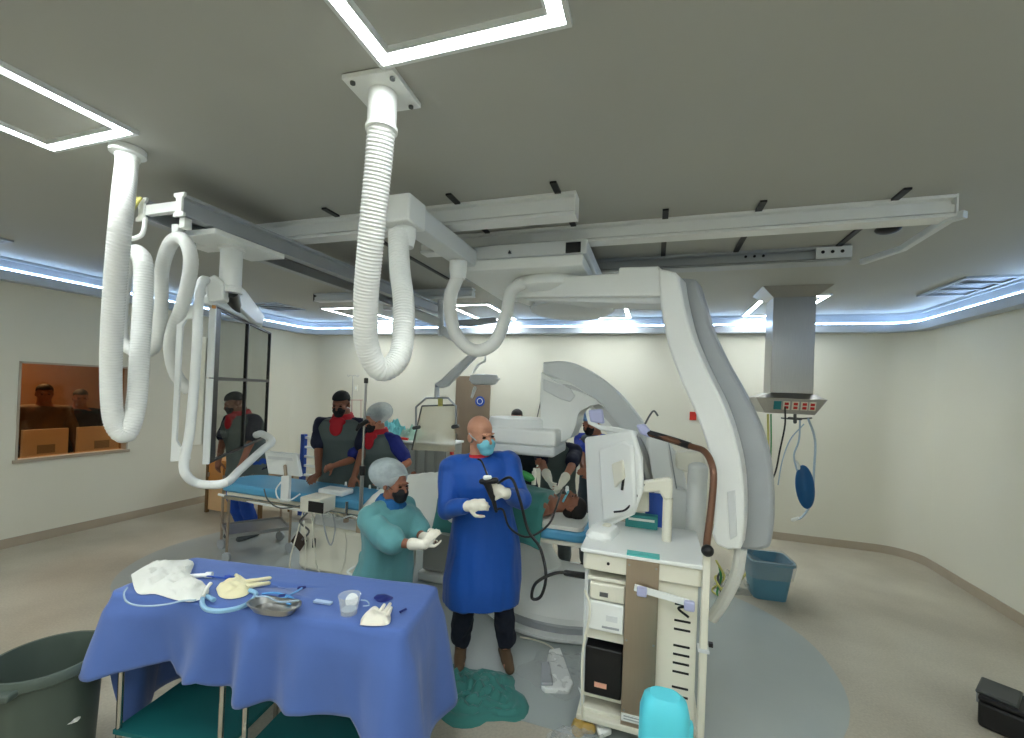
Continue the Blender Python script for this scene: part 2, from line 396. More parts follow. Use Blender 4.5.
# black struts above the rails
for i, (x, y0, y1) in enumerate(((-.57,2.30,4.1),(.02,2.80,4.0),(.55,2.80,4.0),(1.22,2.80,3.9),(-1.2,2.30,4.1),(-2.1,2.30,4.1))):
    lab = ['seen just above the right end of the short rail','nearest the left end of the white curved arm','crossing above the middle of the long rail','nearest the right end of the long rail','hidden mostly by the large ribbed hose','farthest left between the rails'][i]
    single(MB().bx(x-.018,x+.018,y0,y1,HC-.012,HC-.0005), 'ceiling_strut', black, 'black ceiling slot strut ' + lab, 'strut', 'black struts across the rails')
single(MB().ell(at(888,229,Z=2.99), (.07,.07,.03)), 'ceiling_dome', black, 'small round black dome on the ceiling between the two long rails', 'dome')

# grey monitor bridge: two beams and a cross plate
br = thing('monitor_bridge', 'long dark grey twin-beam bridge hanging under the rails at upper left', 'beam', (-2.6,3.2,2.7))
BX0, BX1, BY0, BY1, BT, BB = -2.80, -2.50, 1.68, 4.75, 2.85, 2.735
for x, s_ in ((BX0,1),(BX1,-1)):
    b = MB(); w_ = .035
    b.prism([(x+a*w_,BY0,BB+c*(BT-BB)) for a,c in ((-1,0),(1,0),(1,.12),(.3,.18),(.3,.8),(1,.86),(1,1),(-1,1),(-1,.86),(-.3,.8),(-.3,.18),(-1,.12))], (0,BY1-BY0,0)); b.build('beam', mgrey, br)
    c = MB(); c.prism([(x+a*w_*1.15,BY0-.012,BB-.006+cc*(BT-BB+.014)) for a,cc in ((-1,0),(1,0),(1,.15),(.55,.22),(.55,.78),(1,.86),(1,1),(-1,1),(-1,.86),(-.55,.78),(-.55,.22),(-1,.15))], (0,.012,0)); c.build('end_cap', white, br)
MB().bx(BX0+.02,BX1-.02,BY0,BY0+.03,BB+.03,BT-.03).build('cross_plate', white, br)
MB().bx(BX0+.02,BX1-.02,BY0+.03,BY1,BT-.04,BT-.03).build('top_plate', dgrey, br)
MB().bx(BX1-.02,BX1+.02,BY0+.01,BY0+.05,BB-.06,BB-.005).build('stop_block', white, br)
m = MB(); m.tube([(BX0+.04,BY0-.01,BB-.0),(BX0+.03,BY0-.02,BB-.09),(BX0-.08,BY0-.02,BB-.11),(BX0-.12,BY0-.02,BB-.10)], .012); m.build('hose_bracket', white, br)
m = MB(); m.tube([(BX0+.01,BY0-.03,BT-.0),(BX0-.02,BY0-.05,BB+.03),(BX0-.07,BY0-.05,BB-.09)], .014); m.tube([(BX0+.03,BY0-.03,BT-.0),(BX0+.0,BY0-.06,BB+.03),(BX0-.05,BY0-.05,BB-.09)], .008)
single(m, 'air_hose', yell, 'pale yellow hose drooping over the left end of the grey bridge', 'hose')
# carriage, column and the four-pane screen
mo = thing('monitor_boom', 'white ceiling carriage and curved frame carrying the four-pane dark glass screen', 'monitor boom', (-2.9,2.5,1.3))
ca = at(232,246,Z=2.70)
MB().box((ca.x+.0,ca.y+.02,2.705),(.30,.50,.035)).build('carriage_plate', white, mo, bevel=.006)
colc = at(232,268,X=ca.x)
MB().lathe([(.075,2.69),(.075,2.67),(.062,2.665),(.062,2.44),(.07,2.43),(.07,2.40)], (ca.x,ca.y,0)).build('column', white, mo)
u = ray(382,380); u = Vector((u.x,u.y,0)).normalized(); nn = Vector((u.y,-u.x,0))   # along the panel, and its face normal
Pn = at(211,380,Y=2.02); Pn.z = 0
def pp(px, py, off=0): return at(px, py, plane=(Pn+nn*off, nn))
far = pp(268,380); Lp = (far-Pn); Lp.z = 0; Lp = Lp.length
zt_, zb_ = pp(214,306).z, pp(209,463).z
def uf(a, off, z): v = Pn+u*a+nn*off; return Vector((v.x,v.y,z))
def ubox(a0,a1,o0,o1,z0,z1,mb=None):
    mb = mb or MB(); mb.prism([uf(a0,o0,z0),uf(a1,o0,z0),uf(a1,o1,z0),uf(a0,o1,z0)], (0,0,z1-z0)); return mb
pf = MB(); 
for a0,a1 in ((0,.09),(Lp*.5-.012,Lp*.5+.012),(Lp-.018,Lp)): ubox(a0,a1,-.012,.012,zb_,zt_,pf)
zm = (zt_+zb_)/2+.04
for z0,z1 in ((zb_,zb_+.015),(zm-.012,zm+.012),(zt_-.015,zt_)): ubox(.09,Lp-.018,-.011,.011,z0,z1,pf)
pf.build('screen_bezel', black, mo, label='black bezel with a cross between four panes')
for k in range(2):
    for j in range(2):
        ubox(.09 if k==0 else Lp*.5+.012, Lp*.5-.012 if k==0 else Lp-.018, -.003,.003, zb_+.015 if j==0 else zm+.012, zm-.012 if j==0 else zt_-.015).build('screen_pane', tint, mo, label='dark tinted pane')
ubox(-.022,0,-.02,.014,zb_-.0,zm,None).build('side_rail', white, mo); ubox(-.022,0,-.02,.014,zm+.006,zt_+.03,None).build('side_rail', white, mo)
# white tubular frame around the near end of the panel
o2 = -.03
def fr(px,py): return at(px,py,plane=(Pn-u*.12, u))
tb = MB(); hb = pp(232,486,.0)
A_ = [fr(204,283),fr(199,300),fr(196,360),fr(190,430),fr(184,462),fr(187,476)]
tb.tube([uf(.10,-.01,zt_+.10), A_[0]+Vector((0,0,.02)), A_[1], A_[2], A_[3], A_[4], A_[5], at(200,484,Y=1.95), at(225,483,Y=1.98), at(240,470,Y=2.2), at(262,450,Y=2.45), at(272,441,Y=2.55), at(262,434,Y=2.6), at(256,435,Y=2.62)], .026, n=12, sub=5)
tb.build('tubular_handle', white, mo)
hp = MB(); 
q = [fr(177,306),fr(199,304),fr(196,318),fr(186,319),fr(182,326),fr(176,440),fr(180,447),fr(188,445),fr(189,460),fr(170,462),fr(174,380)]
hp.prism(q, u*.03); hp.build('side_handle', white, mo, bevel=.004)
m = MB(); m.prism([at(206,278,plane=(Pn-u*.1,u)),at(214,274,plane=(Pn-u*.1,u)),at(224,282,plane=(Pn-u*.1,u)),at(224,300,plane=(Pn-u*.1,u)),at(208,302,plane=(Pn-u*.1,u))], u*.1); m.build('frame_head', white, mo, bevel=.01)
m = MB(); ubox(-.05,Lp*.72,-.05,.03,zt_+.0,zt_+.06,m); m.build('top_bracket', white, mo, bevel=.008)
m = MB(); m.cyl((ca.x,ca.y,2.42), uf(.45,-.02,zt_+.05), .05); m.build('neck', black, mo)
m = MB(); m.prism([pp(*q_,.06) for q_ in ((222,284),(234,280),(246,290),(265,316),(263,325),(256,323),(238,306),(224,298))], -nn*.10); m.build('sloping_bracket', white, mo, bevel=.01)
ubox(-.008,.0,-.1,-.03,zb_+.55,zb_+.75).build('port_panel', black, mo)
ubox(-.04,-.03,.0,.02,zt_-.02,zt_).build('label_tag', wood, mo)
ubox(-.02,.02,-.09,-.03,zb_+.12,zt_-.2).build('rear_housing', cream, mo, bevel=.006)

# ------------------------------------------------------------ hoses
def hose(pts, r, label, rib=.0, sub=14, ribsN=None, name='corrugated_hose', m=hosem):
    P = spline(pts, sub*3)
    L = sum((P[i+1]-P[i]).length for i in range(len(P)-1)); N = int(L/(.0036 if rib>.02 else .006))
    # resample evenly
    out = [P[0]]; acc = 0; step = L/N; i = 0; pos = P[0]
    while len(out) < N and i < len(P)-1:
        d_ = (P[i+1]-pos).length
        if acc+d_ >= step: pos = pos+(P[i+1]-pos)*((step-acc)/d_); out.append(pos.copy()); acc = 0
        else: acc += d_; pos = P[i+1]; i += 1
    mb = MB(); mb.tube(out, r, n=20, smooth=False, rr=lambda t,k: r*(1+rib*(1 if k%4<2 else -1)))
    return single(mb, name, m, label, 'hose', 'white hoses hanging from the ceiling', angle=80 if rib<.02 else 50)
pl = thing('ceiling_hose_plate', 'square white ceiling plate with bolts and collar above the ribbed hose', 'mounting plate', at(383,92,Z=HC))
pc = at(383,94,Z=HC-.02)
MB().box((pc.x,pc.y,HC-.012),(.215,.215,.02),rz=.05).build('plate', white, pl, bevel=.003)
for a in range(4): 
    R_ = Matrix.Rotation(.12,3,'Z'); v = R_@Vector(((-1)**a*.08,(-1)**(a//2)*.08,0)); MB().cyl((pc.x+v.x,pc.y+v.y,HC-.022),(pc.x+v.x,pc.y+v.y,HC-.03),.01,n=8).build('bolt', dgrey, pl)
MB().lathe([(.055,HC-.022),(.055,HC-.15),(.061,HC-.151),(.061,HC-.165),(.05,HC-.166)], (pc.x,pc.y,0), n=28).build('collar', white, pl)
bz = [at(381,122,Y=1.44+.0), at(378,170,Y=1.46), at(371,240,Y=1.52), at(366,300,Y=1.60), at(367,345,Y=1.68), at(381,370,Y=1.76), at(400,355,Y=1.84), at(404,310,Y=1.90), at(400,270,Y=1.95), at(398,232,Y=1.99)]
bz[0] = Vector((pc.x,pc.y,HC-.15))
hose(bz, .052, 'large corrugated white hose looping down from the square ceiling plate', rib=.035)
cpos = at(128,152,Z=HC-.02)
cc_ = thing('ceiling_hose_collar', 'round white ceiling collar above the leftmost corrugated hose', 'collar', (cpos.x,cpos.y,HC))
MB().lathe([(.062,HC-.002),(.075,HC-.004),(.075,HC-.035),(.055,HC-.04)], (cpos.x,cpos.y,0), n=28).build('flange', white, cc_)
MB().lathe([(.05,HC-.04),(.05,HC-.06)], (cpos.x,cpos.y,0), n=28).build('neck', white, cc_)
hose([Vector((cpos.x,cpos.y,HC-.05)), at(121,220,Y=1.38), at(114,300,Y=1.44), at(111,370,Y=1.50), at(114,420,Y=1.54), at(126,434,Y=1.58), at(136,405,Y=1.62), at(140,350,Y=1.65), at(143,300,Y=1.66), at(143,262,Y=1.66), at(135,251,Y=1.66)], .045, 'leftmost corrugated white hose hanging in a long narrow loop', rib=.028)
hose([at(131,250,Y=1.80), at(126,275,Y=1.86), at(121,310,Y=1.9), at(122,340,Y=1.92), at(137,352,Y=1.93), at(155,346,Y=1.92), at(161,310,Y=1.88), at(162,270,Y=1.82), at(171,243,Y=1.76), at(184,240,Y=1.74), at(191,262,Y=1.76), at(184,300,Y=1.82), at(171,340,Y=1.88), at(175,372,Y=1.95), at(190,392,Y=2.03)], .036, 'smooth white hose twisting in two loops between the left hose and the screen', rib=.012)
MB_ = MB().cyl(at(178,226,Y=1.76), at(178,236,Y=1.76), .03)
single(MB_, 'hose_clip', white, 'small white clip holding the twisted hose under the grey bridge', 'clip')

# ------------------------------------------------------------ C-arm suspension
cs = thing('c_arm_suspension', 'white ceiling carriage with long boom and big curved arm of the x-ray unit', 'x-ray arm', (-.75,3.3,2.5))
MB().bx(-1.38,-1.24,1.97,2.9,2.72,2.835).build('hose_channel', lgrey, cs, bevel=.008)
MB().bx(-1.395,-1.225,1.93,2.10,2.70,2.845).build('channel_end', white, cs, bevel=.01)
for yy in (2.03,2.70): MB().lathe([(.06,2.72),(.06,2.66),(.05,2.60)], (-1.31,yy,0)).build('hose_collar', white, cs)
MB().bx(-1.40,-.46,2.85,3.9,2.77,2.872).build('carriage', lgrey, cs, bevel=.01)
MB().bx(-1.40,-.48,2.83,3.9,2.69,2.765).build('carriage_skirt', white, cs, bevel=.01)
MB().bx(-.60,-.50,2.84,2.852,2.78,2.85).build('switch_panel', black, cs, bevel=.003)
m = MB(); m.prism([(-1.0,2.829,2.80),(-.98,2.829,2.80),(-.99,2.829,2.82)], (0,.03,0)); m.build('warning_mark', black, cs)
MB().lathe([(.32,2.69),(.34,2.66),(.34,2.62),(.28,2.58)], (-.78,3.3,0), n=40).build('turntable', white, cs)
MB().lathe([(.10,2.6),(.30,2.56),(.33,2.53),(.33,2.51),(.26,2.475)], (-.66,3.45,0), n=40).build('turntable_cover', lgrey, cs)
th = math.radians(-16); bd = Vector((math.cos(th), math.sin(th), 0)); bn = Vector((bd.y, -bd.x, 0))    # boom direction; bn points to the camera
BP = Vector((-.85,3.22,0)); 
def bpx(px, py, off=0): return at(px, py, plane=(BP+bn*off, bn))
def bprism(pts, o0, o1, name, m, bev=.01, parent=cs):
    mb = MB(); P = [bpx(*p, o0) for p in pts]; mb.prism(P, bn*(o1-o0)); return mb.build(name, m, parent, bevel=bev)
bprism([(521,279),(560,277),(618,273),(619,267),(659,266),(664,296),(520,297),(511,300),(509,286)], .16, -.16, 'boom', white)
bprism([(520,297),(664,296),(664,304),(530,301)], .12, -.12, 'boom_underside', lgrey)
def crv(pts, sub=6): return [(p.x,p.y) for p in spline([(a,b,0) for a,b in pts], sub)]
inner = crv([(658,276),(661,310),(668,345),(682,383),(698,420),(709,455),(714,490),(714,520),(712,534)])
outer = crv([(741,550),(744,520),(743,480),(737,445),(724,405),(707,370),(692,335),(683,300),(679,276)])
bprism([(658,268),(658,276)]+inner[1:]+[(716,545),(728,550)]+outer+[(675,272)], .17, -.02, 'curved_arm', white, .014)
o2_ = crv([(682,275),(689,305),(699,335),(714,370),(732,405),(745,445),(750,485),(750,520),(747,548)])
o3_ = crv([(770,548),(773,520),(772,480),(765,440),(748,400),(727,362),(712,330),(703,300),(696,279)])
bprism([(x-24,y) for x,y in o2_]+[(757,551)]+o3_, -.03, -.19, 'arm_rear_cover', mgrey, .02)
m = bprism([(727,492),(735,490),(737,548-12),(730,540)], .178, .168, 'arm_grip', lgrey, .003)
MB().cyl(bpx(714,500,.2), bpx(714,500,-.02), .01).build('pivot', lgrey, cs)
fl = MB(); fl.tube([bpx(741,548,-.05), bpx(736,575,-.05), bpx(724,600,-.1), bpx(712,618,-.15)], .035); fl.build('drain_tube', hosem, cs, label='white tube under the curved arm')
hose([(-1.31,2.70,2.62), at(450,300,Y=2.72), at(455,332,Y=2.74), at(473,350,Y=2.78), at(494,343,Y=2.84), at(506,315,Y=2.92), at(511,292,Y=3.0), at(524,283,Y=3.03)], .045, 'short smooth white hose hanging in a U below the x-ray carriage', rib=.006)

# C-arm ring with detector and base
YC = 3.62
def yprism(pts, Y, t, name, m, parent, bev=.01):
    mb = MB(); mb.prism([at(*p, Y=Y) for p in pts], (0,t,0)); return mb.build(name, m, parent, bevel=bev)
ca_ = thing('x_ray_machine', 'large white C-shaped x-ray arm curving over the lying patient', 'x-ray machine', (-.3,3.6,.2))
co = crv([(543,362),(570,362),(598,376),(625,400),(650,433),(672,470),(684,510),(688,560)])
ci = crv([(655,560),(654,520),(644,480),(628,446),(604,414),(578,390),(560,380),(543,374)])
yprism(co+ci, YC, .24, 'arc_band', lgrey, ca_, .012)
g1 = crv([(548,376),(575,385),(604,410),(632,446),(648,485),(655,530)]); g2 = crv([(646,540),(640,500),(626,462),(606,432),(592,412),(575,396),(560,392),(546,392)])
yprism(g1+g2, YC-.03, .26, 'inner_track', white, ca_, .008)
g3 = crv([(556,384),(575,387),(606,410),(634,446)]); g4 = crv([(632,451),(603,416),(574,392),(556,389)])
yprism(g3+g4, YC-.036, .01, 'track_groove', mat('groove_grey',(206,208,208)), ca_, .001)
dh = crv([(541,372),(560,384),(590,396),(604,407)],4)+[(598,404)]+crv([(590,406),(579,413),(576,425)],4)+[(571,438),(562,442),(541,441),(540,400)]
yprism(dh, YC-.12, .34, 'detector_housing', white, ca_, .02)
yprism([(543,379),(570,388),(575,396),(570,402),(560,399),(543,390)], YC-.135, .02, 'housing_pad', lgrey, ca_, .006)
dc = at(524,440,Y=YC-.02)
zt1, zt2 = at(530,432,Y=3.4).z, at(530,448,Y=3.4).z
m = MB(); m.lathe([(.25,zt1+.0),(.25,zt1+.085),(.24,zt1+.10)], (dc.x-.05,3.58,0), n=36); m.build('detector_drum', white, ca_)
dx0, dx1 = at(490,440,Y=3.35).x, at(557,440,Y=3.35).x
MB().bx(dx0-.08,dx1,3.30,3.80,zt2+.03,zt1+.03).build('flat_detector', white, ca_, bevel=.022,seg=3)
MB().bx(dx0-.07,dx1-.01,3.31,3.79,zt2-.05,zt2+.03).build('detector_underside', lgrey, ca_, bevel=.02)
# body behind the cart: sleeve, drums
yprism(crv([(648,432),(665,440),(680,462),(690,500),(694,545),(690,560)])+[(655,560),(652,520),(640,470)], YC-.3, .2, 'arc_cover', white, ca_, .015)
yprism([(646,430),(668,440),(676,488),(690,492),(692,552),(656,552),(652,480)], YC-.36, .12, 'white_cover', white, ca_, .015)
yprism([(668,441),(669,441),(677,488),(676,489)], YC-.366, .01, 'cover_seam', mgrey, ca_, .0005)
m = MB(); m.tube([at(632,436,Y=YC-.33),at(640,450,Y=YC-.33),at(648,478,Y=YC-.33),at(650,492,Y=YC-.33)], .045); m.build('steel_sleeve', steel, ca_)
m = MB(); m.cyl(at(698,468,Y=3.15), at(694,548,Y=3.15), .062,.060,n=24); m.ell(at(698,468,Y=3.15),(.063,.063,.04)); m.build('generator_drum', white, ca_)
yprism([(676,452),(702,452),(707,468),(690,474),(676,468)], 3.16, .12, 'drum_bracket', cream, ca_, .01)
ba = thing('floor_stand', 'low rounded white and grey machine stand on the floor behind the blue-gowned man', 'machine base', (-.75,3.6,0))
bcx, bcy = -.72, 3.75
m = MB(); m.lathe([(.58,.0),(.62,.03),(.62,.05),(.58,.06)], (bcx,bcy,0), n=48, sx=1.15, sy=.95); m.build('base_rim', white, ba)
m = MB(); m.lathe([(.56,.06),(.57,.11),(.56,.13)], (bcx,bcy,0), n=48, sx=1.15, sy=.95); m.build('base_band', mgrey, ba)
m = MB(); m.lathe([(.57,.13),(.56,.17),(.50,.215),(.42,.25),(.30,.29),(.22,.36),(.19,.48),(.17,.58)], (bcx,bcy,0), n=48, sx=1.15, sy=.95)
for v in m.bm.verts:
    if v.co.z > .20: v.co.x -= min(.30,(v.co.z-.20)*1.6)
m.build('base_body', white, ba)
MB().box((bcx-.30,bcy-.05,.585),(.22,.2,.02),rz=.2).build('base_cap', lgrey, ba)

# ------------------------------------------------------------ people
def ik(a, b, l1, l2, hint):
    d = b-a; L = min(d.length, (l1+l2)*.995); d.normalize(); b = a+d*L
    x = (l1*l1-l2*l2+L*L)/(2*L); h = math.sqrt(max(l1*l1-x*x, 0)); hn = hint-d*hint.dot(d); hn.normalize()
    return a+d*x+hn*h, b
def rot(yaw=0, pitch=0, roll=0): return Matrix.Rotation(yaw,3,'Z') @ Matrix.Rotation(pitch,3,'X') @ Matrix.Rotation(roll,3,'Y')
class Fig:                                               # a figure; its own frame faces -Y, z up
    def __init__(s, name, label, M, sc=1, lean=0, side=0, wr=(None,None), hints=(None,None), head=(0,0,0), feet=((.1,0),(-.1,0)), girth=1, group=None, sk=None, curl=.6, cat='person', vox=.009, fdir=(None,None), pn=(None,None), cuff=None, headback=0, hs=1):
        s.hs = hs
        s.M = M @ Matrix.Scale(sc, 4); s.sc = sc; s.g = girth; s.vox = vox
        s.A = M.to_3x3()
        s.T = Matrix.Rotation(lean,3,'X') @ Matrix.Rotation(side,3,'Y')
        s.root = thing(name, label, cat, M.translation, group); s.sk = sk or skin
        s.sh = [s.U((x,0,1.40)) for x in (.175*girth,-.175*girth)]
        s.el, s.wr = [], []
        s.fd, s.pn = [], []
        for i in (0,1):
            sg = 1-2*i; tgt = wr[i] if wr[i] is not None else s.U((.26*sg*girth,-.04,.88)); h = hints[i] if hints[i] is not None else s.A @ Vector((.6*sg,.5,-.6))
            e, w_ = ik(s.sh[i], Vector(tgt), .29*sc, .25*sc, Vector(h)); s.el.append(e); s.wr.append(w_)
            s.fd.append(Vector(fdir[i]).normalized() if fdir[i] is not None else (w_-e).normalized())
            s.pn.append(Vector(pn[i]).normalized() if pn[i] is not None else (s.A @ Vector((-sg,0,0))))
        s.hip = [s.P((.09*girth,0,.90)), s.P((-.09*girth,0,.90))]; s.an = [s.P((feet[0][0],feet[0][1]+.03,.085)), s.P((feet[1][0],feet[1][1]+.03,.085))]
        s.kn = [ik(s.hip[i], s.an[i], .43*sc, .41*sc, s.A @ Vector((0,-1,0)))[0] for i in (0,1)]
        s.HR = s.A @ s.T @ rot(*head); s.neck = s.U((0,-.005,1.49)); s.Hc = s.neck + s.HR @ (Vector((0,-.02+headback,.125))*sc*(hs+1)/2)
        s.curl = curl
    def P(s, v): return s.M @ Vector(v)
    def U(s, v): v = Vector(v); p = Vector((0,0,.93)); return s.M @ (p + s.T @ (v-p))
    def ring(s, z, rx, ry, cy=0, n=28, up=True, k=1):
        f = s.U if up else s.P
        return [f((rx*k*s.g*math.cos(2*PI*i/n), cy+ry*k*s.g*math.sin(2*PI*i/n), z)) for i in range(n)]
    def hl(s, v): return s.Hc + s.HR @ (Vector(v)*s.sc*s.hs)
    def hell(s, mb, c, r, **k): mb.ell(s.hl(c), [a*s.sc*s.hs for a in r], R=s.HR, **k)
    TOR = ((.83,.11,.10,0),(.90,.165,.115,.01),(.97,.162,.115,.005),(1.06,.145,.105,0),(1.16,.148,.11,0),(1.28,.165,.115,0),(1.37,.172,.10,.005),(1.43,.135,.08,.005),(1.465,.07,.062,0),(1.50,.056,.06,-.005),(1.56,.054,.058,-.01))
    def body(s, shoes=True):
        m = MB(); c = s.sc
        m.loft([s.ring(z,a,b,cy) for z,a,b,cy in s.TOR])
        for i in (0,1):
            m.ell(s.sh[i], (.06*c,.06*c,.06*c)); m.caps(s.sh[i], s.el[i], .052*c, .040*c); m.caps(s.el[i], s.wr[i], .041*c, .027*c)
            m.caps(s.hip[i], s.kn[i], .085*c*s.g, .055*c); m.caps(s.kn[i], s.an[i], .056*c, .038*c)
            hand(m, s.wr[i], s.fd[i], s.pn[i], 1-2*i, s.curl, c)
            m.caps(s.an[i]-s.A@Vector((0,-.0,.03))*c, s.an[i]+s.A@Vector((0,-.14,-.05))*c, .035*c, .028*c)
        H = lambda *a, **k: s.hell(m, *a, **k)
        H((0,.018,.035),(.075,.093,.085)); H((0,-.03,-.03),(.061,.062,.088)); H((0,-.04,-.09),(.04,.04,.032))
        m.caps(s.hl((0,-.088,.005)), s.hl((0,-.106,-.028)), .009*c, .015*c); H((0,-.083,.022),(.048,.014,.011)); H((0,-.09,-.06),(.024,.010,.009))
        for x in (-1,1): H((.077*x,.012,-.012),(.011,.02,.031)); H((.045*x,-.06,-.022),(.02,.022,.018))
        m.caps(s.neck, s.hl((0,.01,-.06)), .053*c, .056*c)
        o = m.build('body', s.sk, s.root); remesh(o, s.vox*.72, 2); s.bo = o
        for x in (-1,1): e = MB(); s.hell(e, (.031*x,-.0835,.003), (.0135,.008,.0065), n=10, m=6); e.build('eye', mat('eye_dark', (30,22,20), .2), s.bo)
        for x in (-1,1): e = MB(); e.caps(s.hl((.016*x,-.093,.027)), s.hl((.045*x,-.084,.022)), .0022*c, .0018*c, n=6); e.build('eyebrow', hairk, s.bo)
        return s
    def legs(s, m, r0=.105, r1=.075, r2=.062, bottom=.10, name='trousers', shirt=False):
        mb = MB(); c = s.sc
        mb.loft([s.ring(z,a,b,cy,k=1.1,up=False) for z,a,b,cy in s.TOR[:4]])
        for i in (0,1):
            mb.caps(s.hip[i], s.kn[i], r0*c*s.g, r1*c); mb.caps(s.kn[i], s.an[i]+Vector((0,0,bottom-.085))*c, r1*c, r2*c)
        o = mb.build(name, m, s.root); remesh(o, s.vox, 3, disp=folds(.012,14,9)); return o
    def shoes(s, m):
        for i in (0,1):
            mb = MB(); f = s.A @ Vector((.12*(1-2*i)*.6,-1,0)); f.normalize(); a = s.an[i]; c = s.sc; g = Vector((a.x,a.y,s.M.translation.z))
            mb.caps(g-f*.05*c+Vector((0,0,.042)), g+f*.06*c+Vector((0,0,.042)), .043*c, .043*c); mb.caps(g+f*.06*c+Vector((0,0,.04)), g+f*.17*c+Vector((0,0,.032)), .045*c, .033*c); mb.caps(a, g-f*.03*c+Vector((0,0,.05)), .042*c, .045*c)
            for v in mb.bm.verts: v.co.z = max(v.co.z, g.z+.006)
            o = mb.build('shoe', m, s.root); remesh(o, .008, 2)
    def shirt(s, m, short=True, name='scrub_top', k=1.1, zb=.80, r=.068, ex=0):
        mb = MB(); c = s.sc; T = [t for t in s.TOR if .89 < t[0] < 1.44]
        mb.loft([s.ring(zb,.175,.125,0,k=k)]+[s.ring(z,a,b,cy,k=k) for z,a,b,cy in T]+[s.ring(1.46,.085,.075,0)])
        for i in (0,1):
            mb.ell(s.sh[i]-s.A@s.T@Vector((0,0,.004))*c, (.072*c,)*3); mb.caps(s.U((0,0,1.42)), s.sh[i], .06*c, .066*c)
            if short: mb.caps(s.sh[i]-s.A@s.T@Vector((0,0,.025))*c, s.sh[i].lerp(s.el[i],.72), r*c, (r+.002)*c)
            else: mb.caps(s.sh[i], s.el[i], r*c, .056*c); mb.caps(s.el[i], s.el[i].lerp(s.wr[i],.9), .056*c, .042*c)
        o = mb.build(name, m, s.root); remesh(o, s.vox, 2, disp=folds(.012,9,6)); return o
    def gown(s, m, hem=.42, k=1.16, flare=1.12, short=False, sl=.075, name='surgical_gown', belly=0, amp=.02):
        mb = MB(); c = s.sc; T = [t for t in s.TOR if .99 < t[0] < 1.44]
        rg = [s.ring(hem,.185*flare,.15*flare,0,up=False), s.ring(hem+.15,.183*flare,.148*flare,0,up=False), s.ring(.85,.185*(flare+1)/2,.145*(flare+1)/2,-belly*.5,up=False)]
        mb.loft(rg+[s.ring(z,a*1.02,b*1.08,cy-belly,k=k) for z,a,b,cy in T]+[s.ring(1.462,.085,.08,0)])
        for i in (0,1):
            mb.ell(s.sh[i]-s.A@s.T@Vector((0,0,.006))*c, (sl*.95*c,)*3); mb.caps(s.U((0,0,1.425)), s.sh[i], .07*c, .07*c)
            if short: mb.caps(s.sh[i]-s.A@s.T@Vector((0,0,.04))*c, s.sh[i].lerp(s.el[i],1.0), sl*c, (sl+.008)*c)
            else: mb.caps(s.sh[i]-s.A@s.T@Vector((0,0,.035))*c, s.el[i], sl*1.0*c, .066*c); mb.caps(s.el[i], s.el[i].lerp(s.wr[i],.86), .066*c, .043*c)
        o = mb.build(name, m, s.root); remesh(o, s.vox, 2, disp=lambda co, q=folds(amp,6,2.2,3): max(q(co),-.006)*.9+.004); return o
    def apron(s, m, hem=.52, k=1.24, name='lead_apron'):
        mb = MB(); T = [t for t in s.TOR if 1.0 < t[0] < 1.40]
        mb.loft([s.ring(hem,.20,.15,up=False), s.ring(.75,.197,.15,up=False), s.ring(.92,.19,.145)]+[s.ring(z,a,b,cy,k=k*(1 if z<1.3 else .97)) for z,a,b,cy in T]+[s.ring(1.445,.15,.10,.0),s.ring(1.463,.10,.085,0)])
        o = mb.build(name, m, s.root); remesh(o, s.vox, 2, disp=folds(.008,7,4)); return o
    def collar(s, m, name='thyroid_collar'):
        mb = MB(); c = s.sc
        mb.loft([s.ring(z,a,b,0) for z,a,b in ((1.43,.10,.095),(1.46,.085,.085),(1.50,.074,.078),(1.515,.070,.074))])
        mb.ell(s.U((0,-.115*s.g,1.40)), (.068*c,.022*c,.085*c), R=s.A@s.T@rot(0,-.25)); mb.ell(s.U((0,-.09*s.g,1.45)), (.085*c,.035*c,.045*c), R=s.A@s.T)
        o = mb.build(name, m, s.root); remesh(o, s.vox*.8, 2); return o
    def mask(s, m, loops=True):
        mb = MB(); H = lambda *a, **k: s.hell(mb, *a, **k)
        H((0,-.058,-.048),(.062,.056,.048)); H((0,-.066,-.082),(.047,.045,.036)); H((0,-.10,-.03),(.018,.016,.02))
        o = mb.build('face_mask', m, s.root); remesh(o, .006, 3)
        for x in (-1,1): lp = MB(); lp.tube([s.hl((.055*x,-.045,-.025)), s.hl((.074*x,-.01,-.0)), s.hl((.083*x,.012,.02))], .0022*s.sc, n=6); lp.build('ear_loop', m, o)
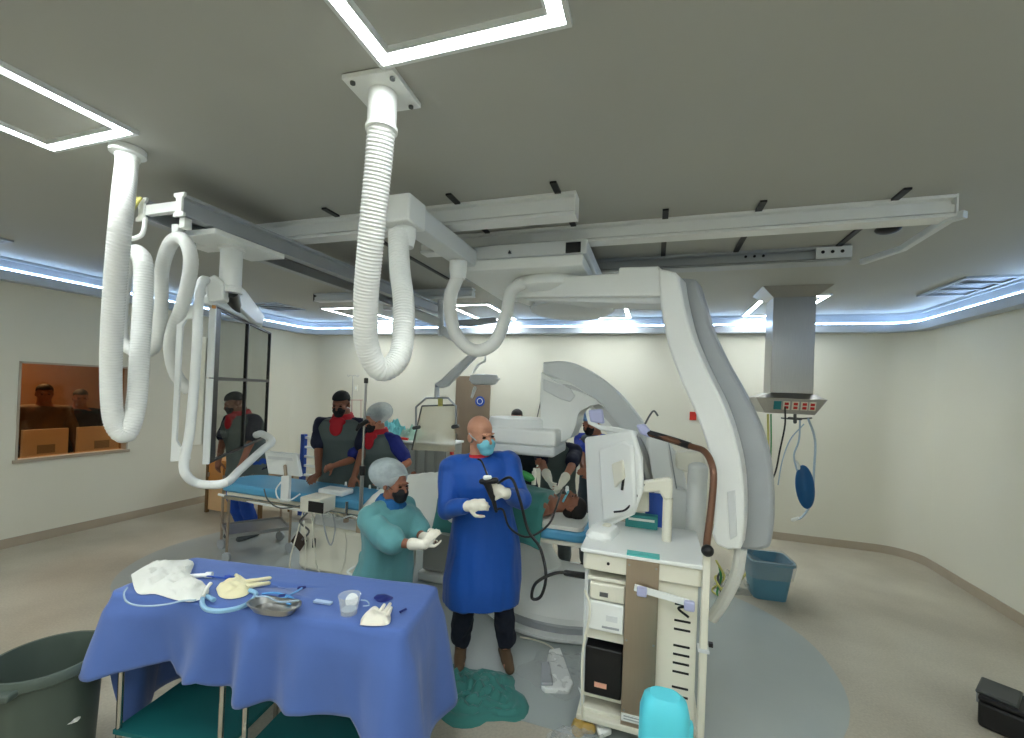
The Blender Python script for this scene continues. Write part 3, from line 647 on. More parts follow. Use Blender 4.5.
    def cap(s, m, kind='cap'):
        mb = MB(); H = lambda *a, **k: s.hell(mb, *a, **k)
        if kind == 'cap':
            H((0,.018,.05),(.083,.102,.082)); o = mb.build('surgical_cap', m, s.root)
            for v in o.data.vertices:
                q = s.HR.inverted() @ (v.co + WL[s.root.name] - s.Hc) / (s.sc*s.hs)
                lim = .035 + (.018 if q.y < 0 else -.05*min(1,q.y/.08))
                if q.z < lim: q.z = lim; v.co = s.Hc + s.HR @ (q*s.sc*s.hs) - WL[s.root.name]
        elif kind == 'bouffant':
            H((0,.085,.05),(.118,.155,.110), n=40, m=26); o = mb.build('bouffant_cap', m, s.root)
            for v in o.data.vertices:
                q = s.HR.inverted() @ (v.co + WL[s.root.name] - s.Hc) / (s.sc*s.hs)
                n_ = noise.noise(Vector((q.x*28,q.y*28,q.z*28)))*.01
                if q.y < -.02: q *= 1-(-.02-q.y)*1.2
                q *= 1+n_*1.5; v.co = s.Hc + s.HR @ (q*s.sc*s.hs) - WL[s.root.name]
            h = MB(); s.hell(h, (0,.03,.045), (.08,.10,.08)); h.build('hair', hairk, s.root)
            b_ = MB(); b_.tube([s.hl((.083*math.cos(t), .02+.10*math.sin(t)*1.12, .04-.05*math.sin(t))) for t in [2*PI*k/20 for k in range(21)]], .005*s.sc, n=8, smooth=False); b_.build('cap_band', m, o)
        else:
            H((0,.022,.045),(.081,.098,.082)); H((0,.05,-.01),(.07,.065,.07)); o = mb.build('hair', hairk, s.root)
            for v in o.data.vertices:
                q = s.HR.inverted() @ (v.co + WL[s.root.name] - s.Hc) / (s.sc*s.hs)
                if q.y < -.01 and q.z < .055: q.z = .055+(q.z-.055)*.05; v.co = s.Hc + s.HR @ (q*s.sc*s.hs) - WL[s.root.name]
        return o
    def glove(s, i, m, name='glove'):
        mb = MB(); c = s.sc
        hand(mb, s.wr[i], s.fd[i], s.pn[i], 1-2*i, s.curl, c*1.06)
        d = (s.wr[i]-s.el[i]).normalized(); mb.caps(s.wr[i], s.wr[i]-d*.09*c, .036*c, .046*c)
        o = mb.build(name, m, s.root); remesh(o, .0055, 2); return o
def hand(mb, w, d, pn, side, curl, c):                   # palm, four bent fingers and a thumb
    d = d.normalized(); pn = (pn-d*pn.dot(d)).normalized(); lat = d.cross(pn)*side     # lat points to the thumb side
    R_ = Matrix((lat, d, -pn)).transposed()
    mb.ell(w+d*.045*c, (.040*c,.055*c,.017*c), R=R_); mb.caps(w-d*.01*c, w+d*.03*c, .027*c, .027*c)
    for k, (o, L) in enumerate(((.028,.078),(.010,.088),(-.009,.082),(-.027,.064))):
        p = w+d*(.085-abs(k-1)*.004)*c+lat*o*c; ang = 0; r = .0092*c
        for j, f in enumerate((.45,.32,.23)):
            ang += curl*(.75+.1*k) if j else curl*.55
            v = d*math.cos(ang)+pn*math.sin(ang)+lat*(o*.9)*(1-j*.3); q = p+v.normalized()*L*f*c
            mb.caps(p, q, r, r*.93, n=8); p = q; r *= .93
    p = w+d*.022*c+lat*.030*c; v = (lat*.8+d*.6+pn*.25).normalized(); q = p+v*.038*c; mb.caps(p, q, .0135*c, .0115*c, n=8)
    v = (lat*.25+d*.85+pn*(.3+curl*.5)).normalized(); e = q+v*.030*c; mb.caps(q, e, .0112*c, .0105*c, n=8); v = (d*.9-lat*.05+pn*(.2+curl*.7)).normalized(); mb.caps(e, e+v*.025*c, .0105*c, .009*c, n=8)
def stand_head(px, py, Y, deg, lean=0, side=0, head=(0,0,0)):     # where to stand, and how tall, for the head to be at a seen point
    T = Matrix.Rotation(lean,3,'X') @ Matrix.Rotation(side,3,'Y'); q = Vector((0,0,.93)) + T @ (Vector((0,-.005,1.49))-Vector((0,0,.93))) + T @ rot(*head) @ Vector((0,-.02,.125))
    t = at(px,py,Y=Y); sc = t.z/q.z; v = Matrix.Rotation(math.radians(deg),3,'Z') @ q * sc
    return Matrix.Translation((t.x-v.x, t.y-v.y, 0)) @ Matrix.Rotation(math.radians(deg),4,'Z'), sc
def stand(x, y, deg): return Matrix.Translation((x,y,0)) @ Matrix.Rotation(math.radians(deg),4,'Z')

# 1 the man in the royal blue gown
a, b = at(462,668,Z=0), at(515,672,Z=0); bm_ = (a+b)/2+Vector((.02,.10,0))
M_, k_ = stand_head(481,436,2.74,26,.02,-.10,(.50,.14,0))
f = Fig('person', 'bald man in royal blue gown and light blue mask holding a black scope', M_, k_, hs=1.12, lean=.02, side=-.10,
    wr=(at(505,493,Y=2.50), at(468,506,Y=2.46)), hints=(Vector((.45,.5,-.9)), Vector((-.8,.3,-.7))), head=(.50,.14,0), feet=((.19,-.04),(-.13,.0)), girth=1.16, sk=skin_l, curl=1.15,
    fdir=(Vector((-.85,-.1,.28)),Vector((.9,-.1,.22))), pn=(Vector((-.2,1,.0)),Vector((.1,1,-.3))), vox=.008)
f.body(); f.legs(jean, r0=.10, r1=.078, r2=.072, bottom=.15); f.shoes(brown); f.gown(gownb, hem=.44, k=1.24, flare=1.3, sl=.09, amp=.026)
g_ = MB(); g_.loft([f.ring(z,a_,b_,0) for z,a_,b_ in ((1.44,.09,.085),(1.475,.075,.075),(1.485,.068,.07))]); g_.build('red_neckline', redc, f.root)
f.mask(maskb); f.glove(0, latex); f.glove(1, latex)
blue_man = f
# endoscope in his hands
es = thing('endoscope', 'black flexible scope with white button held by the blue-gowned man, cable looping to the cart', 'endoscope', at(492,485,Y=2.46))
hp_ = f.wr[0]+Vector((-.075,-.03,.02))
m = MB(); m.caps(hp_+Vector((-.03,-.02,.05)), hp_+Vector((.0,.03,-.06)), .024, .02); m.caps(hp_+Vector((-.06,-.02,.045)), hp_+Vector((.03,-.02,.06)), .018, .02); m.caps(hp_+Vector((0,.03,-.06)), hp_+Vector((.02,.04,-.14)), .016, .011); o=m.build('control_body', blackr, es); remesh(o,.006,2)
m = MB(); m.caps(hp_+Vector((-.03,-.04,.075)), hp_+Vector((.0,-.04,.08)), .014,.012); m.build('button', white, es)
m = MB(); m.tube([hp_+Vector((-.02,0,.06)), at(482,462,Y=2.50), at(478,459,Y=2.52)], .006); m.build('insertion_tube', blackr, es)
m = MB(); m.tube([hp_+Vector((.02,.03,.03)), at(511,478,Y=2.46), at(520,500,Y=2.47), at(528,530,Y=2.5), at(540,548,Y=2.5), at(546,575,Y=2.45), at(541,596,Y=2.44), at(532,598,Y=2.44), at(536,583,Y=2.44), at(556,573,Y=2.46), at(576,574,Y=2.50), at(592,577,Y=2.56)], .009, n=10); m.build('light_cable', blackr, es)
m = MB(); m.caps(at(566,573,Y=2.48), at(586,576,Y=2.54), .017,.019); m.build('cable_plug', blackr, es)
m = MB(); m.tube([hp_+Vector((.02,.04,-.13)), at(503,510,Y=2.46), at(510,528,Y=2.48), at(528,537,Y=2.52), at(548,525,Y=2.56), at(556,508,Y=2.62), at(562,490,Y=2.9), at(566,494,Y=3.1)], .0065, n=8); m.build('insertion_tube', blackr, es)
# 2 the woman in the teal gown, in profile
wp = at(396,560,Y=2.36)
M_, k_ = stand_head(395,485,2.36,82,.12,0,(-.12,0,0))
f = Fig('person', 'woman in teal gown and bouffant cap seen in profile behind the blue draped table', M_, k_, hs=1.16, lean=.12,
    wr=(at(428,541,Y=2.30), at(424,545,Y=2.18)), hints=(Vector((-.3,.4,-.8)), Vector((-.4,-.5,-.8))), head=(-.12,.0,0), girth=1.22, sk=skin_d, curl=.9,
    fdir=(Vector((.5,-.1,.8)),Vector((.55,.05,.75))), pn=(Vector((0,-1,0)),Vector((0,1,0))), vox=.008)
f.body(); f.legs(tealg); f.shoes(black); f.gown(tealg, hem=.38, k=1.25, flare=1.26, short=True, belly=.035, sl=.086, amp=.028)
g_ = MB(); g_.loft([f.ring(z,a_,b_,0) for z,a_,b_ in ((1.40,.135,.115),(1.45,.115,.105),(1.50,.085,.09),(1.515,.078,.08))]); o = g_.build('gown_neck_lining', mat('deep_blue_cloth',(24,92,150),.8), f.root); remesh(o,.008,2,disp=folds(.01,20,20))
f.mask(maskk); f.cap(bouf,'bouffant'); f.glove(0, latex); f.glove(1, latex)
m = MB(); tp = f.U((.0,.21,1.0)); m.tube([f.P((-.16,.12,.96)), f.P((-.21,.16,.92)), f.P((-.2,.1,.90)), f.P((-.22,.0,.89))], .008); m.build('waist_tie', wsheet, f.root)
# 3 and 4 behind the long table
M_, k_ = stand_head(341,404,3.66,14,.14,0,(.05,.12,0))
f = Fig('person', 'man with black cap, black mask and red collar standing behind the empty blue mattress', M_, k_, lean=.14,
    wr=(at(352,487,Y=3.45), at(318,482,Y=3.42)), hints=(Vector((.8,.3,-.2)), Vector((-.9,.5,.1))), head=(.05,.12,0), girth=1.3, sk=skin_d, vox=.011, fdir=(None,Vector((.3,-.9,-.2))), pn=(Vector((0,0,-1)),Vector((0,0,-1))), curl=.3)
f.body(); f.legs(navy); f.shoes(black); f.shirt(navy, r=.078); f.apron(leadg); f.collar(redc); f.mask(maskk); f.cap(capk)
M_, k_ = stand_head(374,420,3.70,-10,.16,0,(-.15,.18,0))
f = Fig('person', 'woman with translucent bouffant cap and red collar reaching over the table beside the pole', M_, k_, lean=.16,
    wr=(at(388,476,Y=3.50), at(333,466,Y=3.42)), hints=(Vector((.8,.3,-.4)), Vector((-.1,.3,-.8))), head=(-.15,.18,0), girth=1.25, sk=skin, vox=.011, curl=.5)
f.body(); f.legs(rblue); f.shoes(black); f.shirt(mat('deep_blue_scrub',(26,38,120),.8), r=.075); f.apron(leadg); f.collar(redc); f.mask(maskk); f.cap(bouf,'bouffant')
# 5 behind the tinted screen
M_, k_ = stand_head(234,403,3.8,-6,.16,-.06,(-.35,.22,0))
f = Fig('person', 'man in grey lead apron and bright blue trousers seen through the dark four-pane screen', M_, k_, lean=.16, side=-.06,
    wr=(at(240,468,Y=3.60), at(216,472,Y=3.60)), hints=(Vector((.9,.3,-.2)), Vector((-.9,.3,-.3))), head=(-.35,.22,0), girth=1.35, sk=skin_d, vox=.011, curl=.4)
f.body(); f.legs(rblue); f.shoes(greyt); f.shirt(navy, r=.078); f.apron(leadg, hem=.60, k=1.3); f.collar(redc); f.mask(maskk); f.cap(capk)
# 6, 7, 8 behind the x-ray machine
tp = at(517,409,Y=5.4)
f = Fig('person', 'black-haired person whose forehead shows above the round x-ray detector', stand(tp.x,5.42,8), tp.z/1.735, lean=.0, wr=(None,None), head=(0,.15,0), sk=skin, vox=.014)
f.body(); f.legs(greyt); f.shoes(black); f.shirt(mat('dark_teal_scrub',(28,52,58),.8)); f.mask(maskk); f.cap(hairk,'hair')
f = Fig('person', 'person in grey lead apron leaning over the lying patient, head hidden by the x-ray detector', stand(at(553,500,Y=4.1).x,4.3,6), .95, lean=.32,
    wr=(at(562,483,Y=3.72), at(549,480,Y=3.70)), hints=(Vector((.9,.2,.1)), Vector((-.9,.2,0))), head=(0,.3,0), sk=skin, vox=.012, curl=.5)
f.body(); f.legs(greyt); f.shoes(black); f.shirt(navy); f.apron(leadg, hem=.6); f.mask(maskk); f.cap(hairk,'hair'); f.glove(0,latex); f.glove(1,latex)
tp = at(526,440,Y=4.4)
f = Fig('person', 'dark-clothed person left of the apron wearer, one bare forearm showing under the detector', stand(tp.x-.05,4.5,12), .90, lean=.25,
    wr=(at(541,462,Y=3.9), at(520,480,Y=3.8)), hints=(Vector((.5,.5,-.8)), None), head=(.2,.35,0), sk=skin, vox=.012)
f.body(); f.legs(navy); f.shoes(black); f.shirt(mat('dark_slate_scrub',(30,42,48),.8)); f.mask(maskk); f.cap(hairk,'hair')
tp = at(598,408,Y=4.5)
f = Fig('person', 'person with pale blue cap and grey apron standing under the arc of the x-ray arm', stand(tp.x,4.6,-20), tp.z/1.735, lean=.12,
    wr=(at(592,470,Y=4.1), at(584,474,Y=4.1)), head=(-.2,.35,0), sk=skin, vox=.012)
f.body(); f.legs(greyt); f.shoes(black); f.shirt(mat('vivid_blue_scrub',(30,60,170),.8)); f.apron(mat('slate_apron',(70,84,92),.7)); f.mask(maskk); f.cap(mat('pale_blue_cap',(120,160,210),.7))
# two people in the control room
for k,(px,w_,ht,lab) in enumerate(((44,0,1.72,'shadowy person behind the amber window, nearer its left edge'),(80,0,1.66,'shadowy person behind the amber window, nearer its middle'))):
    c = at(px,400,X=XL-.95)
    f = Fig('person', lab, stand(c.x,c.y,70), ht/1.75, head=(0,.1,0), girth=1.2, sk=skin_d, vox=.016); f.body(); f.legs(navy); f.shoes(black); f.shirt(brown if k==0 else navy, short=False); f.cap(hairk,'hair')

# ------------------------------------------------------------ long x-ray table
TY0, TY1, TZ = 3.05, 3.52, .80
tb = thing('x_ray_table', 'long x-ray table with sky blue mattress on a white pedestal', 'table', (-2.6,3.28,0))
def slab(x0,x1,y0,y1,z0,z1,r=.08):
    m = MB(); m.prism([(x,y,z0) for x,y in rrect(x0,x1,y0,y1,r,6)], (0,0,z1-z0)); return m
slab(-3.85,-.32,TY0+.03,TY1-.03,TZ-.035,TZ).build('table_board', cream, tb, bevel=.006)
slab(-3.92,-.34,TY0,TY1,TZ+.002,TZ+.085,.16).build('mattress', matt, tb, bevel=.025, seg=3)
m = MB().bx(-3.75,-.9,TY0-.035,TY0-.015,TZ-.05,TZ-.02); m.build('side_rail', chrome, tb)
m = MB(); m.tube([(-3.86,TY0-.0,TZ-.03),(-3.3,TY0-.03,TZ-.045),(-2.5,TY0-.03,TZ-.045)], .012); m.build('edge_bumper', white, tb)
ped = MB(); ped.prism([(x,y,.20) for x,y in rrect(-3.02,-2.02,3.12,3.62,.12,6)], (0,0,.40)); ped.build('pedestal', cream, tb, bevel=.03)
ped = MB(); ped.prism([(x,y,.60) for x,y in rrect(-2.85,-2.1,3.14,3.5,.06,4)], (0,0,.16)); ped.build('pedestal_head', lgrey, tb, bevel=.01)
ped = MB(); ped.prism([(x,y,.0) for x,y in rrect(-2.98,-2.06,3.15,3.62,.12,6)], (0,0,.2)); ped.build('pedestal_foot', mgrey, tb, bevel=.01)
MB().bx(-2.62,-2.60,3.105,3.13,.02,.18).build('foot_seam', dgrey, tb)
MB().bx(-2.7,-2.14,3.11,3.135,.66,.70).build('cable_tray', lgrey, tb)
# patient
ph = at(571,494,Y=3.30); zb_p = TZ+.085
Mp = Matrix.Translation((ph.x-1.60*.9,3.29,zb_p+.105)) @ Matrix(((0,0,1,0),(1,0,0,0),(0,1,0,0),(0,0,0,1))).to_4x4() @ Matrix.Rotation(PI,4,'Z')
f = Fig('person', 'dark-haired patient lying on the blue mattress with head to the right', Mp, .9, wr=(None,None), head=(0,-.05,0), sk=skin_d, vox=.010, curl=.4)
f.body(); f.cap(hairk,'hair')
m = MB(); m.tube([f.hl((.07,-.03,-.07)), f.hl((.03,-.1,-.045)), f.hl((-.03,-.1,-.045)), f.hl((-.07,-.03,-.07))], .008); m.build('mouth_strap', maskb, f.root)
m = MB(); m.caps(f.hl((0,-.10,-.055)), f.hl((0,-.14,-.055)), .016,.013); m.build('bite_block', white, f.root)
# drape over the patient
def drape_grid(nx, ny, fn):
    mb = MB(); mb._add([fn(i/(nx-1), j/(ny-1)) for j in range(ny) for i in range(nx)], [(j*nx+i, j*nx+i+1, (j+1)*nx+i+1, (j+1)*nx+i) for j in range(ny-1) for i in range(nx-1)]); return mb
def solid(o, t=.004, sub=0):
    if sub: q = o.modifiers.new('sub','SUBSURF'); q.levels = sub; q.render_levels = sub
    s_ = o.modifiers.new('solid','SOLIDIFY'); s_.thickness = t; s_.offset = 1; return o
hx = f.Hc.x
def pd(u_, v):
    x = hx-1.0+u_*.84; t = (v-.5)*2; y = 3.285+t*.33
    hgt = .225*(.55+.45*math.sin(min(1,u_*1.15)*PI*.62+.3)) * (1 if u_ < .97 else .75)
    z = zb_p + hgt*max(0,1-abs(t)**2.6*1.05)**.6 if abs(t) < .80 else zb_p+.03-(abs(t)-.80)*.75
    n_ = noise.noise(Vector((x*5,y*7,v*3)))*.03*(.6+abs(t))
    return (x, y+n_*.4, z+n_*.8)
o = solid(single(drape_grid(60,36,pd), 'patient_drape', teal, 'teal cloth draped over the lying patient', 'drape', angle=180), .004)
slab(hx-.20,hx+.12,TY0-.01,TY1-.05,zb_p+.002,zb_p+.03,.05).build('x',wsheet).name='head_pad'
props(bpy.data.objects['head_pad'], 'white pad under the head of the patient', 'pad')
m = MB(); m.tube([at(512,478,Y=3.2),at(520,474,Y=3.2),at(530,478,Y=3.2),at(532,481,Y=3.2)], .022, rr=lambda t,k:.02+.012*math.sin(t*3)); single(m, 'green_tape', greenw, 'green folded cloth strip on the drape near the patient', 'cloth')
m = MB(); c = at(534,478,Y=3.22); m.cyl(c-Vector((0,0,.05)), c+Vector((0,0,.05)), .018); m.cyl(c+Vector((0,0,.05)), c+Vector((0,0,.075)), .010); single(m, 'suction_bottle', cream, 'cream tube-shaped bottle standing beside the green cloth on the patient', 'bottle')

# ------------------------------------------------------------ things on and around the x-ray table
RY = TY0-.03
tm = thing('table_monitor', 'small white-backed monitor clamped upright at the left end of the x-ray table', 'monitor', at(283,478,Y=RY))
Mn = Vector((.0,.0,0))
def yq(pts, Y, t, mb=None): mb = mb or MB(); mb.prism([at(*p,Y=Y) for p in pts], (0,t,0)); return mb
yq([(264,451),(296,454),(300,477),(268,474)], RY-.02, .04).build('monitor_body', white, tm, bevel=.01)
yq([(268,456),(292,458),(293,461),(268,459)], RY-.022, .004).build('vent_strip', lgrey, tm)
m = MB(); m.caps(at(285,466,Y=RY-.03), at(286,478,Y=RY-.03), .014,.014); m.build('pivot', steel2, tm)
yq([(281,476),(289,476),(288,502),(280,502)], RY-.05, .03).build('clamp_bar', white, tm, bevel=.005)
m = MB(); m.tube([at(281,482,Y=RY-.05),at(276,490,Y=RY-.06),at(279,499,Y=RY-.06),at(290,500,Y=RY-.06),at(300,494,Y=RY-.06)], .006); m.build('cable', white, tm)
cb = thing('control_box', 'cream control box with black screen hooked on the near rail of the x-ray table', 'control box', at(318,510,Y=RY-.1))
c = at(318,503,Y=RY-.12); MB().box((c.x,c.y+.0,c.z),(.20,.18,.12),rz=-.0).build('case', cream, cb, bevel=.008)
c2 = at(317,502,Y=RY-.215); MB().box((c2.x-.012,c.y-.092,c.z-.005),(.145,.006,.085)).build('screen', black, cb)
MB().box((c.x,c.y+.1,c.z+.02),(.05,.06,.03)).build('hook', lgrey, cb)
rc = thing('remote_unit', 'flat white handset box lying on the mattress beside the control box', 'handset', at(336,490,Y=TY0+.08)); rc.location.z = TZ+.087; WL[rc.name] = rc.location.copy()
q = at(336,489,Z=TZ+.13); MB().box((q.x,q.y,TZ+.112),(.26,.15,.045)).build('case', white, rc, bevel=.012)
MB().box((q.x,q.y,TZ+.1365),(.20,.10,.004)).build('keypad', lgrey, rc)
rl = [(x*.28) for x in range(5)]
for k in range(5): 
    m = MB(); b_ = Vector((q.x-.14+k*.09, TY1-.05, TZ+.087)); m.cyl(b_, b_+Vector((0,0,.035)), .012, .009, n=10)
    single(m, 'small_vial', white, 'small clear-white vial standing in a row on the far edge of the mattress', 'vial', 'row of vials on the mattress')
cabs = [([(303,512),(298,530),(290,560),(292,580),(300,582),(306,560),(304,520)], .006, cream, 'cream cable looping down the left side of the pedestal'),
        ([(312,512),(314,545),(318,570),(330,578),(342,570),(346,545),(344,530)], .0065, cream, 'cream cable hanging in a U across the pedestal front'),
        ([(322,512),(326,535),(331,545),(335,530),(333,514)], .006, mgrey, 'grey cable bunch under the control box'),
        ([(308,512),(300,522),(309,531),(302,540)], .008, dgrey, 'dark short lead dangling left of the control box'),
        ([(328,512),(337,520),(350,516),(362,520)], .006, lgrey, 'light grey lead running right from the control box'),
        ([(264,489),(268,500),(280,508),(300,506)], .006, dgrey, 'dark cable sagging under the left end of the table')]
for pts, r, mm, lab in cabs:
    m = MB(); m.tube([at(*p, Y=RY-.03-.01*i%3) for i,p in enumerate(pts)], r, n=8); single(m, 'hanging_cable', mm, lab, 'cable')
m = MB(); c = at(299,541,Y=3.08); m.box((c.x,c.y,c.z),(.125,.006,.125),R=Matrix.Rotation(.62,3,'Y')); single(m, 'hanging_card', bcard, 'dark square picture card hanging crooked on the pedestal', 'card')
m = MB(); c = at(314,543,Y=3.08); m.box((c.x,c.y,c.z),(.028,.02,.085)); single(m, 'hand_switch', black, 'small black hand switch hanging on the pedestal', 'switch', bevel=.006)
for (a, b, lab) in (((362,500),(360,520),'metal clamp with knob on the table rail just left of the teal-gowned woman'),((347,502),(346,522),'metal clamp on the table rail right of the control box')):
    t = thing('rail_clamp', lab, 'clamp', at(*b,Y=RY-.02)); MB().cyl(at(*a,Y=RY-.02), at(*b,Y=RY-.02), .012).build('rod', chrome, t); MB().lathe([(.022,0),(.022,.03)], at(*b,Y=RY-.02), n=12).build('knob', steel2, t)
# poles
def pole(x, y, ztop, label, hooks=True, r=.012, z0=0):
    t = thing('iv_pole', label, 'pole', (x,y,z0))
    MB().cyl((x,y,z0+.08*(z0==0)),(x,y,ztop*.62), r*1.3).build('lower_tube', steel, t); MB().cyl((x,y,ztop*.62),(x,y,ztop), r*.8).build('upper_tube', steel, t)
    MB().lathe([(r*1.9,ztop*.60),(r*1.9,ztop*.64)],(x,y,0),n=12).build('collar', black, t)
    if z0: MB().box((x,y+.01,z0+.03),(.05,.06,.09)).build('rail_bracket', steel2, t, bevel=.005)
    for k in range(0 if z0 else 5):
        a = 2*PI*k/5; e = Vector((x+.26*math.cos(a), y+.26*math.sin(a), .06)); m = MB(); m.caps((x,y,.10), e, .014, .011); lg = m.build('leg', steel, t); m = MB(); m.ell(e-Vector((0,0,.03)),(.03,.016,.03)); m.build('caster', black, lg)
    if hooks:
        for s_ in (-1,1): m = MB(); m.tube([(x,y,ztop),(x+.05*s_,y,ztop+.015),(x+.09*s_,y,ztop-.01),(x+.11*s_,y,ztop+.02)], .004); m.build('hook', steel, t)
    else: MB().lathe([(r*1.4,ztop-.01),(r*1.4,ztop+.03),(r*.5,ztop+.035)],(x,y,0),n=12).build('tip', black, t)
    return t
p = at(366,382,Y=2.97); pole(p.x, 2.97, p.z, 'steel pole with black tip rising from the table rail in front of the red-collared woman', hooks=False, z0=.68)
m = MB(); c = at(364,424,Y=2.96); m.caps(c-Vector((.045,0,.02)), c+Vector((.02,0,.02)), .018,.02); m.caps(c-Vector((.065,0,.05)), c-Vector((.04,0,.01)),.013,.018); single(m, 'pole_clamp', black, 'black clamp on the steel pole at chest height', 'clamp')
p = at(353,376,Y=5.9); pole(p.x, 5.9, p.z, 'thin far infusion pole with curled hooks against the back wall', r=.008)
m = MB(); 
for a,b in (((350,400),(363,400)),((352,400),(352,416)),((361,400),(361,418))): m.cyl(at(*a,Y=5.86), at(*b,Y=5.86), .006)
single(m, 'infusion_bag_holder', mat('pale_red_wire',(190,150,140),.5), 'small reddish wire holder on the far pole', 'holder')

# ------------------------------------------------------------ left trolley and desk
tr = thing('steel_trolley', 'two-level stainless steel trolley on casters at the left end of the x-ray table', 'trolley', (-4.1,3.7,0))
Q = [Vector(p) for p in ((-4.44,3.56,0),(-4.06,3.32,0),(-3.72,3.78,0),(-4.10,4.02,0))]
for zz, nm in ((.73,'top_shelf'),(.25,'lower_shelf')):
    m = MB(); m.prism([p+Vector((0,0,zz)) for p in Q], (0,0,.012)); m.build(nm, steel if nm=='top_shelf' else mat('grey_steel_tray',(150,152,150),.35,.6), tr)
    m = MB()
    for i in range(4): m.box((Q[i]+Q[(i+1)%4])/2+Vector((0,0,zz+.015)), ((Q[(i+1)%4]-Q[i]).length,.008,.035), rz=math.atan2((Q[(i+1)%4]-Q[i]).y,(Q[(i+1)%4]-Q[i]).x))
    m.build('shelf_edge', steel, tr)
for p in Q:
    po = MB().cyl(p+Vector((0,0,.09)), p+Vector((0,0,.80 if p is not Q[2] else .76)), .013).build('post', steel2, tr)
    w_ = MB(); w_.lathe([(.05,-.013),(.055,-.008),(.055,.008),(.05,.013)], p+Vector((0,0,.056)), n=20, R=Matrix.Rotation(PI/2,3,'X')); w_.build('caster', mgrey, po)
tq = thing('plastic_tray', 'crumpled clear plastic wrap and tray on top of the steel trolley', 'tray', (-4.2,3.66,.76))
def crumple(c, rx, ry, h, seed=0, n=26, rz=0, sharp=1, irr=.25):
    mb = MB(); rings = []; R_ = Matrix.Rotation(rz,3,'Z'); c = Vector(c)
    for k in range(n):
        t = k/(n-1); ring = []
        for i in range(40):
            a = 2*PI*i/40; br = 1+irr*noise.noise(Vector((math.cos(a)*1.6+seed,math.sin(a)*1.6,seed)))*1.6+irr*.35*noise.noise(Vector((math.cos(a)*5+seed,math.sin(a)*5,seed)))
            x, y = rx*t*br*math.cos(a), ry*t*br*math.sin(a)
            z = h*(1-t**2.2)*(.55+.9*abs(noise.noise(Vector((x*9/sharp+seed*3,y*9/sharp,seed)))))+h*.45*noise.noise(Vector((x*26,y*26,seed)))*(1-t**6)
            ring.append(c+R_@Vector((x,y,max(z,.0)+.0015)))
        rings.append(ring)
    mb.loft([[p for p in r] for r in rings[1:]], cap=False); mb._add([p for p in rings[1]], [tuple(range(40))])
    # underside
    low = [Vector((p.x,p.y,c.z)) for p in rings[-1]]; mb.loft([rings[-1], low]); return mb
crumple((-4.15,3.62,.762), .20,.14,.07,seed=4).build('wrap', film, tq)
MB().box((-4.2,3.7,.77),(.3,.2,.015),rz=-.5).build('tray', clear, tq)
m = MB().box((-3.99,3.76,.775),(.24,.17,.02),rz=.15); single(m, 'pink_folder', pink, 'pink folder lying on the steel trolley near the mattress', 'folder')
dk = thing('wooden_desk', 'orange wooden cabinet on dark legs against the left wall behind the trolley', 'desk', (-5.3,4.75,0))
X1, Yd = at(206,470,Y=4.45).x, 4.45
MB().bx(X1,X1+1.0,Yd,Yd+.55,.70,.74).build('desk_top', wood, dk, bevel=.004)
MB().bx(X1+.01,X1+.30,Yd+.01,Yd+.50,.36,.70).build('drawer_unit', wood, dk, bevel=.003)
MB().bx(X1+.30,X1+.98,Yd+.45,Yd+.48,.05,.70).build('modesty_panel', peach, dk)
MB().bx(X1+.02,X1+.36,Yd+.02,Yd+.44,.04,.36).build('lower_panel', peach, dk)
for x,y in ((X1+.02,Yd+.02),(X1+.98,Yd+.02),(X1+.02,Yd+.52),(X1+.98,Yd+.52)): MB().bx(x-.02,x+.02,y-.02,y+.02,0,.70).build('leg', mat('bronze_leg',(120,92,58),.4,.4), dk)
MB().bx(X1+.05,X1+.06,Yd-.01,Yd+.01,.5,.56).build('handle', steel, dk)
# blue rack behind the capped man
rk = thing('blue_rack', 'narrow bright blue rack with pale rungs behind the black-capped man', 'rack', at(303,500,Y=4.9))
c = at(303,450,Y=4.9)
MB().bx(c.x-.03,c.x+.03,4.88,4.94,.0,c.z+.22).build('post', bluep, rk); MB().bx(c.x+.36,c.x+.42,4.88,4.94,.0,c.z+.22).build('post', bluep, rk)
for k in range(7): MB().bx(c.x+.03,c.x+.36,4.895,4.925,c.z-.62+k*.13,c.z-.59+k*.13).build('rung', white, rk)

# ------------------------------------------------------------ back of the room
cb2 = thing('linen_cabinet', 'grey cabinet with vertical fluted doors against the back wall, piled with cloths', 'cabinet', (-3.0,5.2,0))
c0, c1 = at(399,442,Y=4.9), at(447,440,Y=4.9)
MB().bx(c0.x,c1.x,4.9,5.35,.0,c0.z).build('body', mat('grey_laminate',(150,152,146),.5), cb2, bevel=.004)
MB().bx(c0.x-.02,c1.x+.02,4.88,5.37,c0.z,c0.z+.025).build('top', lgrey, cb2, bevel=.004)
for k in range(5): x = c0.x+(c1.x-c0.x)*(k+.5)/5; MB().bx(x-.05,x+.05,4.885,4.9,.15,c0.z-.03).build('door_panel', mat('grey_panel',(160,162,156),.5), cb2, bevel=.006)
MB().bx(c1.x,c1.x+.03,5.0,5.05,c0.z-.12,c0.z-.03).build('latch', redp, cb2)
zc = c0.z+.026
for k,(px,py,rx,ry,h,mm,lab,nm) in enumerate(((392,436,.22,.14,.24,mat('pale_teal_cloth',(120,200,205),.8),'pale teal crumpled cloth at the left of the cabinet pile','crumpled_cloth'),
        (412,436,.22,.16,.20,gsheet,'pale green crumpled cloth in the middle of the cabinet pile','crumpled_cloth'),
        (434,437,.20,.14,.16,wsheet,'white rolled cloth at the right of the cabinet pile','crumpled_cloth'))):
    p = at(px,440,Y=5.12); single(crumple((p.x,5.12,zc), rx, ry, h, seed=k+2), nm, mm, lab, 'cloth', 'cloths piled on the cabinet')
